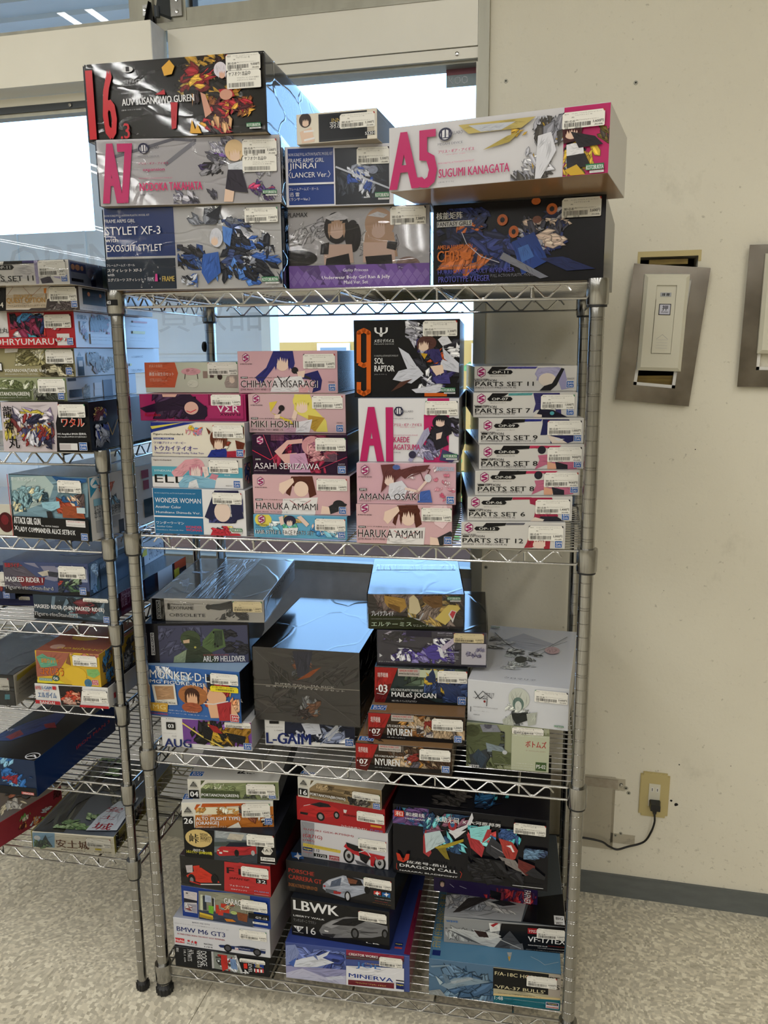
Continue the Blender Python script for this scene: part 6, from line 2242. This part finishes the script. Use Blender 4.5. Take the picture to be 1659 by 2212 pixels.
# lettering stuck on the glass (reads from outside, so mirrored here)
def glass_text(txt, x0, z0, x1, z1, y, mt, lab=None):
    g = glyphs(txt, 's'); k = MB()
    for gx, gy in g[0]: k.v.append((x0+(x1-x0)*gx, y, z1-(z1-z0)*gy))
    for fc in g[1]: k.f.append(fc); k.c.append(None)
    return k.build('window_lettering', mt, win)
glass_text('買取品', -1.085, 1.452, -.795, 1.545, GY-.001, MT['vinyl'])
glass_text('OPEN', -1.535, 1.60, -1.20, 1.688, GY+.019, MT['vinyl'])
m = MB(); m.box(-.318, GY-.003, 1.992, -.246, GY-.0025, 2.036, lin('8a9698')); m.box(-.318, GY-.0035, 2.018, -.246, GY-.003, 2.032, lin('8a5a60'))
st = m.build('window_sticker', MT['sticker'], win)
glass_text('KOO', -.312, 1.998, -.268, 2.014, GY-.0037, MT['ext_glass'])

# ------------------------------------------------------------------ outside, seen through the glass
m = MB(); m.box(-30, YW+.12, -.45, 12, 40, -.40); struct(m.build('ground_outside', MT['brown_ground']))
m = MB(); m.box(-1.235, YW+.115, -.4, 3, YW+.9, -.3)
ow = struct(MB().build('wall_outside', MT['pale_ext'])) if 0 else None
m = MB(); m.box(-1.996, 3.2, -.4, -1.262, 3.26, 2.7); lw = struct(m.build('wall_outside', MT['pale_ext']))
lw['label'] = 'pale blue cladding panel outside the glass'
m = MB(); m.box(-9, 3.205, -.4, -1.998, 3.255, 1.908); m.build('low_panel', MT['pale_ext'], lw)
for i in range(12):
    m = MB(); x = -2.05-.33*i; m.box(x-.006, 3.197, -.4, x+.006, 3.205, 1.908); m.build('panel_rib', MT['pale_ext'], lw)
for z in (1.30, 1.38, 1.15): m = MB(); m.box(-1.99, 3.196, z, -1.27, 3.2, z+.012); m.build('panel_rib', MT['pale_ext'], lw)
cn = struct(MB().build('trim_1', MT['pale_ext'])) if 0 else None
m = MB(); m.box(-12, YW+.13, 2.50, 6, 3.45, 2.62); cn = struct(m.build('trim_1', MT['pale_ext'])); cn['label'] = 'pale ribbed canopy outside above the transom'
for i in range(9):
    m = MB(); m.box(-12, 2.2+.135*i, 2.485, 6, 2.24+.135*i, 2.50); m.build('canopy_rib', MT['pale_ext'], cn)
m = MB(); m.box(-1.262, 3.18, -.4, -1.222, 3.28, 2.7); m.build('corner_post', MT['white_panel'], lw)
yb = thing('house', 'yellow house with grey windows across the street, seen through the glass', 'house', (-2.6, 9.4, -.4))
m = MB(); m.box(-1.8, 0, 0, 2.2, 3, 1.915); m.build('wall', MT['ext_yellow'], yb)
m = MB(); m.box(-1.8, .02, 1.915, 2.2, 2.9, 1.93); m.build('eave', MT['lampbody'], yb)
for x0, x1, z0, z1 in ((-.42, -.02, 1.1, 1.9), (1.0, 1.25, 1.0, 1.9), (1.42, 1.8, 1.2, 1.88), (-1.4, -1.0, 1.0, 1.8)):
    m = MB(); m.box(x0, -.03, z0, x1, .02, z1); wi = m.build('window', MT['lampbody'], yb); m = MB(); m.box(x0+.04, -.034, z0+.05, x1-.04, -.03, z1-.05); m.build('pane', MT['ext_glass'], wi)
MT['brick_wall'] = mat('brown_pink_garden_wall', '86604e', rough=.8, noise=(6, '785444'))
m = MB(); m.box(-6, 3.0, -.4, 4, 3.12, .66); gw = struct(m.build('trim_2', MT['brick_wall'])); gw['label'] = 'low pinkish brown wall outside the window'
sh = thing('shrub', 'green shrub outside seen beside the tall black box', 'shrub', (-.9, 6.2, -.4))
m = MB(); rr = random.Random(5)
for i in range(260):
    a = rr.uniform(0, 2*PI); z = rr.uniform(.0, 1.0); q = .5*math.sqrt(1-(z-.5)**2*2.4)*rr.uniform(.7, 1); c = Vector((q*math.cos(a), q*math.sin(a), z*1.72)); s_ = rr.uniform(.03, .06)
    v1 = Vector((rr.gauss(0, 1), rr.gauss(0, 1), rr.gauss(0, 1))).normalized()*s_; v2 = Vector((rr.gauss(0, 1), rr.gauss(0, 1), rr.gauss(0, 1))).normalized()*s_
    m.face([c-v1, c+v2, c+v1, c-v2])
lf = m.build('foliage', MT['green'], sh); lf['kind'] = 'stuff'

# ceiling fixtures holding the tubes
fix0 = None
for x in ROWS:
    for k in range(7):
        y = TY0-.65-k*1.28
        if fix0 is None:
            fix0 = thing('ceiling_light', 'long white twin-tube fixture on the shop ceiling', 'ceiling light', (x, y, 2.70), 0, 'fluorescent ceiling lights')
            m = MB(); m.box(-.11, -.63, .0, .11, .63, .05); fb = m.build('housing', MT['lampbody'], fix0)
        else:
            o = fix0.copy(); COL.objects.link(o); o.location = (x, y, 2.70); share(fb, 'housing', o)

# ------------------------------------------------------------------ wall fittings
def switch_plate(name, label, cx, cz, tilt, open_box):
    t = thing(name, label, 'wall plate', (cx, YW, cz)); t.rotation_euler = (0, tilt, 0)
    W, H = .162/2, .302/2
    ow_, oh0, oh1 = .0455, -.114, .124   # opening
    m = MB()
    y0, y1 = -.0145, -.013
    m.box(-W, y0, -H, -ow_, y1, H); m.box(ow_, y0, -H, W, y1, H); m.box(-ow_, y0, -H, ow_, y1, oh0); m.box(-ow_, y0, oh1, ow_, y1, H)
    m.build('steel_plate', MT['plate'], t)
    cov = bpy.data.objects.new('cover', None)
    # white inner collar visible under the cover
    m = MB(); m.box(-ow_, -.012, oh0, -ow_+.007, -.002, oh1); m.box(ow_-.007, -.012, oh0, ow_, -.002, oh1); m.box(-ow_, -.012, oh0, ow_, -.002, oh0+.007); m.build('inner_collar', MT['lampbody'], t)
    # raised cover with chamfered rim
    cx0, cx1, cz0, cz1 = -.048, .047, -.078, .132
    k = MB(); c = .0075
    o_ = [(cx0, cz0), (cx1, cz0), (cx1, cz1), (cx0, cz1)]; i_ = [(cx0+c, cz0+c), (cx1-c, cz0+c), (cx1-c, cz1-c), (cx0+c, cz1-c)]
    for a in range(4):
        b = (a+1) % 4
        k.face([(o_[a][0], -.022, o_[a][1]), (o_[b][0], -.022, o_[b][1]), (i_[b][0], -.028, i_[b][1]), (i_[a][0], -.028, i_[a][1])])
        k.face([(o_[a][0], -.0146, o_[a][1]), (o_[b][0], -.0146, o_[b][1]), (o_[b][0], -.022, o_[b][1]), (o_[a][0], -.022, o_[a][1])])
    sx0, sx1, sz0, sz1 = -.021, .0215, -.040, .108     # recessed slide channel
    def ring(a0, a1, b0, b1, y): k.box(a0, y, b0, a1, y+.002, b1)
    ring(cx0+c, sx0, cz0+c, cz1-c, -.028); ring(sx1, cx1-c, cz0+c, cz1-c, -.028); ring(sx0, sx1, cz0+c, sz0, -.028); ring(sx0, sx1, sz1, cz1-c, -.028)
    k.box(sx0, -.0245, sz0, sx1, -.0235, sz1)
    co = k.build('cover', MT['cream'], t)
    co.rotation_euler = (0, -tilt*.62, 0)
    m = MB(); m.box(sx0+.0012, -.0305, sz0+.0012, sx1-.001, -.0247, .078); m.build('slide_lid', MT['cream'], co)
    m = MB(); m.box(-.0115, -.0255, .084, .0115, -.0246, .0925); m.build('indicator_window', MT['decal'], co)
    P = Print(lambda u_, v_, o2: (-.0115+.023*u_, -.0257-o2, .0925-.0085*v_), .023, .0085); P.text('排 煙', .15, .15, .85, .85, '101010', 'b'); P.mb.build('indicator_lettering', MT['sticker'], co)
    m = MB(); m.box(-.0125, -.0312, .044, .0125, -.0304, .068, lin('1c1c24')); P = Print(lambda u_, v_, o2: (-.0110+.022*u_, -.0314-o2, .0665-.021*v_), .022, .021)
    P.rect(0, 0, 1, 1, 'c4c4d0'); P.text('押', .25, .08, .78, .62, '14141c', 'b'); P.text('PUSH', .2, .7, .82, .86, '14141c', 'b')
    bt = m.build('push_button', MT['sticker'], co); P.mb.build('button_lettering', MT['sticker'], bt)
    m = MB(); 
    for i in range(4): m.box(-.012, -.0309, -.028+.006*i, .012, -.0305, -.0276+.006*i)
    m.tube([(-.012, -.0307, -.008), (0, -.0307, .002), (.012, -.0307, -.008)], .0003, 4); m.build('embossed_lines', MT['decal'], co)
    return t
sw = switch_plate('wall_switch_plate', 'tilted steel plate with cream push cover hanging loose over its wall box', .181, 1.4265, math.radians(5.2), True)
# wall box behind the tilted plate
m = MB(); m.box(hx0, YW-.001, hz1, hx1+.006, YW+.004, hz1+.012); m.box(hx1, YW-.001, hz1-.012, hx1+.006, YW+.004, hz1); m.box(hx0-.006, YW-.001, hz1-.08, hx0, YW+.004, hz1+.012); m.build('opening_trim', MT['yellowed'], wall)
m = MB(); m.box(hx0+.002, YW+.004, 1.300, hx1-.002, YW+.05, 1.337); m.build('wood_batten', MT['wood'], wall)
m = MB(); m.box(hx0+.02, YW+.01, hz1-.016, hx1-.02, YW+.03, hz1-.005); m.build('wood_batten', MT['wood'], wall)
m = MB(); m.box(hx0+.0005, YW+.065, hz0, hx1-.0005, YW+.069, hz1); m.build('recess_back', MT['dark'], wall)
sw2 = switch_plate('wall_switch_plate', 'straight steel plate with cream cover cut by the right photo edge', .430, 1.463, math.radians(.8), False)

# outlet
ot = thing('wall_outlet', 'yellowed double socket plate low on the wall', 'outlet', (.226, YW, .298)); ot.rotation_euler = (0, math.radians(.5), 0)
bm = bmesh.new(); bmesh.ops.create_cube(bm, size=1)
for v in bm.verts: v.co = Vector((v.co.x*.070, v.co.y*.006-.003, v.co.z*.120))
bmesh.ops.bevel(bm, geom=[e for e in bm.edges if abs(e.verts[0].co.y-e.verts[1].co.y) > .001], offset=.006, segments=4, affect='EDGES')
bmesh.ops.bevel(bm, geom=[e for e in bm.edges if e.verts[0].co.y < -.005 and e.verts[1].co.y < -.005], offset=.0015, segments=2, affect='EDGES')
me = bpy.data.meshes.new('cover_plate'); bm.to_mesh(me); bm.free(); me.materials.append(MT['yellowed']); o = bpy.data.objects.new('cover_plate', me); COL.objects.link(o); o.parent = ot
m = MB(); m.box(-.0135, -.0075, -.030, .0135, -.0058, .031); m.build('socket_insert', MT['cream'], ot)
m = MB(); m.box(-.0085, -.0082, .010, -.003, -.0074, .022); m.box(.0035, -.0082, .010, .009, -.0074, .022); m.build('socket_face', MT['lampbody'], ot)
m = MB(); m.box(-.0065, -.0085, .012, -.0050, -.0080, .020); m.box(.0058, -.0085, .0125, .0073, -.0080, .0195); m.build('slot', MT['dark'], ot)
pl = thing('power_plug', 'black plug in the lower socket with its cord', 'plug', (.228, YW-.0082, .278))
m = MB(); 
for zz, ww, yy in ((.009, .0115, .0), (.006, .0135, .0), (-.008, .0135, 0), (-.014, .006, 0), (-.024, .0045, 0)): m.v += [(-ww, -.0, zz), (ww, -.0, zz), (ww*.85, -.026 if zz > -.012 else -.012, zz), (-ww*.85, -.026 if zz > -.012 else -.012, zz)]
for i in range(4):
    for j in range(4): a = i*4+j; b = i*4+(j+1) % 4; m.f.append((a, b, b+4, a+4)); m.c.append(None)
m.f += [(3, 2, 1, 0), (16, 17, 18, 19)]; m.c += [None, None]
m.build('plug_body', MT['black'], pl)
def spline(pts, n=8):
    out = []; P_ = [Vector(p) for p in pts]; P_ = [P_[0]]+P_+[P_[-1]]
    for i in range(1, len(P_)-2):
        for k in range(n):
            t = k/n; a, b, c, d = P_[i-1:i+3]
            out.append(.5*((2*b)+(c-a)*t+(2*a-5*b+4*c-d)*t*t+(3*b-a-3*c+d)*t**3))
    out.append(P_[-2]); return out
m = MB(); m.tube(spline([(0, -.006, -.022), (.001, -.012, -.045), (-.006, -.008, -.078), (-.022, -.006, -.108), (-.06, -.004, -.128), (-.085, -.004, -.139), (-.105, -.004, -.133), (-.130, -.004, -.121), (-.20, -.004, -.118), (-.32, -.004, -.128), (-.43, -.004, -.140)]), .0026, 8); m.build('cord', MT['black'], pl, smooth=True)

# old translucent bracket plate and its screws left of the outlet
cp = thing('clear_plastic_cover', 'translucent plastic angle sheet screwed to the wall left of the socket', 'cover', (.06, YW, .13))
m = MB(); m.box(-.28, -.0018, .0, .072, -.0006, .203); m.box(.072, -.0018, .168, .096, -.0006, .200); m.box(.066, -.003, .0, .072, -.0018, .17); m.build('sheet', MT['clear'], cp)
m = MB(); m.box(-.28, -.0022, .172, .078, -.0018, .196); m.build('adhesive_strip', mat('brown_adhesive', '8f8472', rough=.7, noise=(60, 'a59c8a')), cp)
for x, z in ((.086, .184),):
    m = MB(); m.lathe([(.0045, 0), (.004, .0022), (.001, .003)], 12); o = m.build('screw', MT['chrome'], cp, smooth=True); o.location = (x, -.0018, z); o.rotation_euler = (PI/2, 0, 0)
m = MB(); m.box(.066, -.0012, .02, .126, -.0006, .047); m.build('lower_tab', MT['clear'], cp)
for i, (x, z, rr_) in enumerate(((.158, .306, 1), (.165, .2935, 1), (.151, .178, .8), (.138, .171, .8), (-.178, 1.985, .9), (-.2, .87, 0), (.1, 1.96, .9), (-.205, .865, .9), (.377, 1.99, .9))):
    if not rr_: continue
    m = MB(); m.lathe([(.0052*rr_, 0), (.0048*rr_, .0012), (.0022*rr_, .0014), (.0020*rr_, .0004)], 12); o = m.build('wall_screw', MT['alu'], wall); o.location = (x, YW, z); o.rotation_euler = (PI/2, 0, 0)
    m = MB(); m.lathe([(.0018*rr_, .0), (.0018*rr_, .0016)], 8); q = m.build('screw_slot', MT['dark'], o)
for x, z, rr_ in ((.268, .285, .0032), (.280, .276, .0055), (.281, .385, .002), (.40, .395, .0012), (.27, 1.17, .0014), (.22, .83, .001), (.135, .40, .0012)):
    m = MB(); n_ = 9; rq = random.Random(int(x*1e4)); ring = [(x+rr_*rq.uniform(.6, 1.2)*math.cos(2*PI*i/n_), YW-.0004, z+rr_*rq.uniform(.6, 1.2)*math.sin(2*PI*i/n_)) for i in range(n_)]; m.face(ring[::-1]); m.build('plug_hole', MT['dark'], wall)

# ------------------------------------------------------------------ wire racks
G_ = .0254
def post_mesh(h, rad, z_double0, seg=18):
    prof = [(rad*.96, 0), (rad, .002)]
    k = int((z_double0)/G_)
    zs = []
    n = 0; z = z_double0
    while z > .03: zs.append((z, n % 5 == 0)); z -= G_; n += 1
    zs.sort()
    dl = .0012
    for z, dbl in zs:
        for zz in ((z, z+.004) if dbl else (z,)):
            prof += [(rad, zz-.0009), (rad-.0006, zz-.0004), (rad-.0006, zz+.0004), (rad, zz+.0009)]
    prof += [(rad, h-.002), (rad*.9, h)]
    m = MB(); m.lathe(prof, seg); return m
def zig(x0, x1, zt, zb, period, axis, c, rad, lead=.05):
    n = int((x1-x0-2*lead)/(period/2)); L_ = n*period/2; s = (x0+x1-L_)/2; pts = []
    for i in range(n+1):
        a = s+i*period/2; hi = (i % 2 == 0); z = zt if hi else zb
        for da in (-.004, .004):
            zz = z-(.0022 if hi else -.0022)*1
            pts.append((a+da, z))
    pts = [(s-period*.22, (zt+zb)/2)]+pts+[(s+L_+period*.22, (zt+zb)/2)]
    return [((a, c, z) if axis == 0 else (c, a, z)) for a, z in pts]
def rack(label, origin, yaw, W, D, top_z, shelf_z, rad, z_dbl, supports, wires, frames, group=None, tagtext=None):
    t = thing('wire_shelf_rack', label, 'shelf rack', (origin[0], origin[1], 0), yaw, group)
    pm = post_mesh(top_z, rad, z_dbl); p0 = None; posts = []
    for i, (x, y) in enumerate(((0, 0), (W, 0), (0, D), (W, D))):
        if p0 is None: p0 = pm.build('post', MT['steel'], t, smooth=True); o = p0
        else: o = share(p0, 'post', t, (x, y, 0))
        o.location = (x, y, .022); posts.append(o)
        m = MB(); pr = [(rad*1.25, 0), (rad*1.42, .004), (rad*1.42, .016), (rad*.85, .024)]
        m.lathe(pr, 16)
        for j in range(12):
            a = 2*PI*j/12; m.tube([(rad*1.44*math.cos(a), rad*1.44*math.sin(a), .002), (rad*1.44*math.cos(a), rad*1.44*math.sin(a), .018)], .0012, 4)
        ft = m.build('leveling_foot', MT['rubber'], o); ft.location = (0, 0, -.022)
        m = MB(); m.lathe([(rad+.0003, top_z-.0035), (rad+.0003, top_z-.0015), (rad*.8, top_z)], 16); m.build('end_cap', MT['rubber'], o)
    cm = MB(); R = rad+.0055; cm.lathe([(rad+.001, 0), (R-.0012, 0), (R, .0015), (R+.0006, .038), (R-.0002, .0425), (rad+.001, .0425)], 22)
    cr = MB(); cr.lathe([(rad+.0006, -.0035), (rad+.0036, -.0035), (rad+.0036, .0), (rad+.0006, .0)], 20)
    c0 = r0 = None; w0 = None
    for zi, z in enumerate(shelf_z):
        m = MB(); zt, zb = z, z-.025; rr = .0025
        q = rad+.004
        for c in (0, D):
            m.tube([(q, c, zt), (W-q, c, zt)], rr, 8); m.tube([(q, c, zb), (W-q, c, zb)], rr*.9, 8)
            m.tube(zig(0, W, zt-.003, zb+.003, frames, 0, c, .002), .0018, 6)
        for c in (0, W):
            m.tube([(c, q, zt), (c, D-q, zt)], rr, 8); m.tube([(c, q, zb), (c, D-q, zb)], rr*.9, 8)
            m.tube(zig(0, D, zt-.003, zb+.003, frames, 1, c, .002, .045), .0018, 6)
        for s in supports:
            x = W*s; m.tube([(x, 0, zt-.005), (x, D, zt-.005)], .0026, 6)
            m.tube([(x, .004, zt-.004), (x, .004, zb+.002)], .0022, 6)
        sh_ = m.build('shelf', MT['chrome'], t, smooth=True)
        for j in range(1, wires):
            y = D*j/wires
            if w0 is None:
                k = MB(); k.tube([(.001, 0, 0), (W-.001, 0, 0)], .0013, 6); w0 = k.build('deck_wire', MT['chrome'], sh_, smooth=True); w0.location = (0, y, zt+.0012)
            else: share(w0, 'deck_wire', sh_, (0, y, zt+.0012))
        for (x, y) in ((0, 0), (W, 0), (0, D), (W, D)):
            if c0 is None:
                c0 = cm.build('collar', MT['steel'], sh_, smooth=True); c0.location = (x, y, z-.0365); r0 = cr.build('collar_ring', MT['rubber'], sh_, smooth=True); r0.location = (x, y, z-.0365)
            else: share(c0, 'collar', sh_, (x, y, z-.0365)); share(r0, 'collar_ring', sh_, (x, y, z-.0365))
    return t, posts
R1 = rack('chrome four-shelf wire rack full of boxed kits standing in front of the window', (-.8458, 1.4092), .0408, .875, .4394, 1.511-.022, [1.5068, 1.0445, .5832, .069], .0127, 1.4458-.022, (.085, .285, .49, .69, .875), 20, .0545)
R2 = rack('chrome wire rack cut by the left photo edge with six narrow shelves', (-.899-.875*math.cos(.03), 1.4078-.875*math.sin(.03)), .03, .875, .40, 1.212-.022, [1.2075, 1.031, .851, .676, .495, .317], .0095, 1.146, (.1, .37, .63, .9), 19, .048)
# shelf number tape 403 and the rubber knob on the rear post
tp = MB(); n_ = 8; a0, a1 = -2.35, -.95; Rr = .0127+.0055+.0008
for i in range(n_):
    b0 = a0+(a1-a0)*i/n_; b1 = a0+(a1-a0)*(i+1)/n_
    tp.face([(Rr*math.cos(b0), Rr*math.sin(b0), 0), (Rr*math.cos(b1), Rr*math.sin(b1), 0), (Rr*math.cos(b1), Rr*math.sin(b1), .0105), (Rr*math.cos(b0), Rr*math.sin(b0), .0105)], lin('101010'))
g = glyphs('403', 'b'); k0 = len(tp.v)
for gx, gy in g[0]:
    b = -2.15+.52*gx; tp.v.append(((Rr+.0004)*math.cos(b), (Rr+.0004)*math.sin(b), .0085-.0062*gy))
for fc in g[1]: tp.f.append(tuple(k0+i for i in fc)); tp.c.append(lin('f0f0f0'))
to = tp.build('number_tape', MT['sticker'], R1[0]); to.location = (0, 0, 1.485)
kn = MB(); kn.lathe([(.009, 0), (.0125, .002), (.0125, .007), (.009, .009)], 14); ko = kn.build('rubber_knob', MT['rubber'], R1[0], smooth=True); ko.location = (-.0205, .4394, 1.412); ko.rotation_euler = (0, PI/2, 0)

INK[0] = .70
for row in BOXES: kit_box(row)
INK[0] = 1.0
bpy.data.objects.remove(_co);
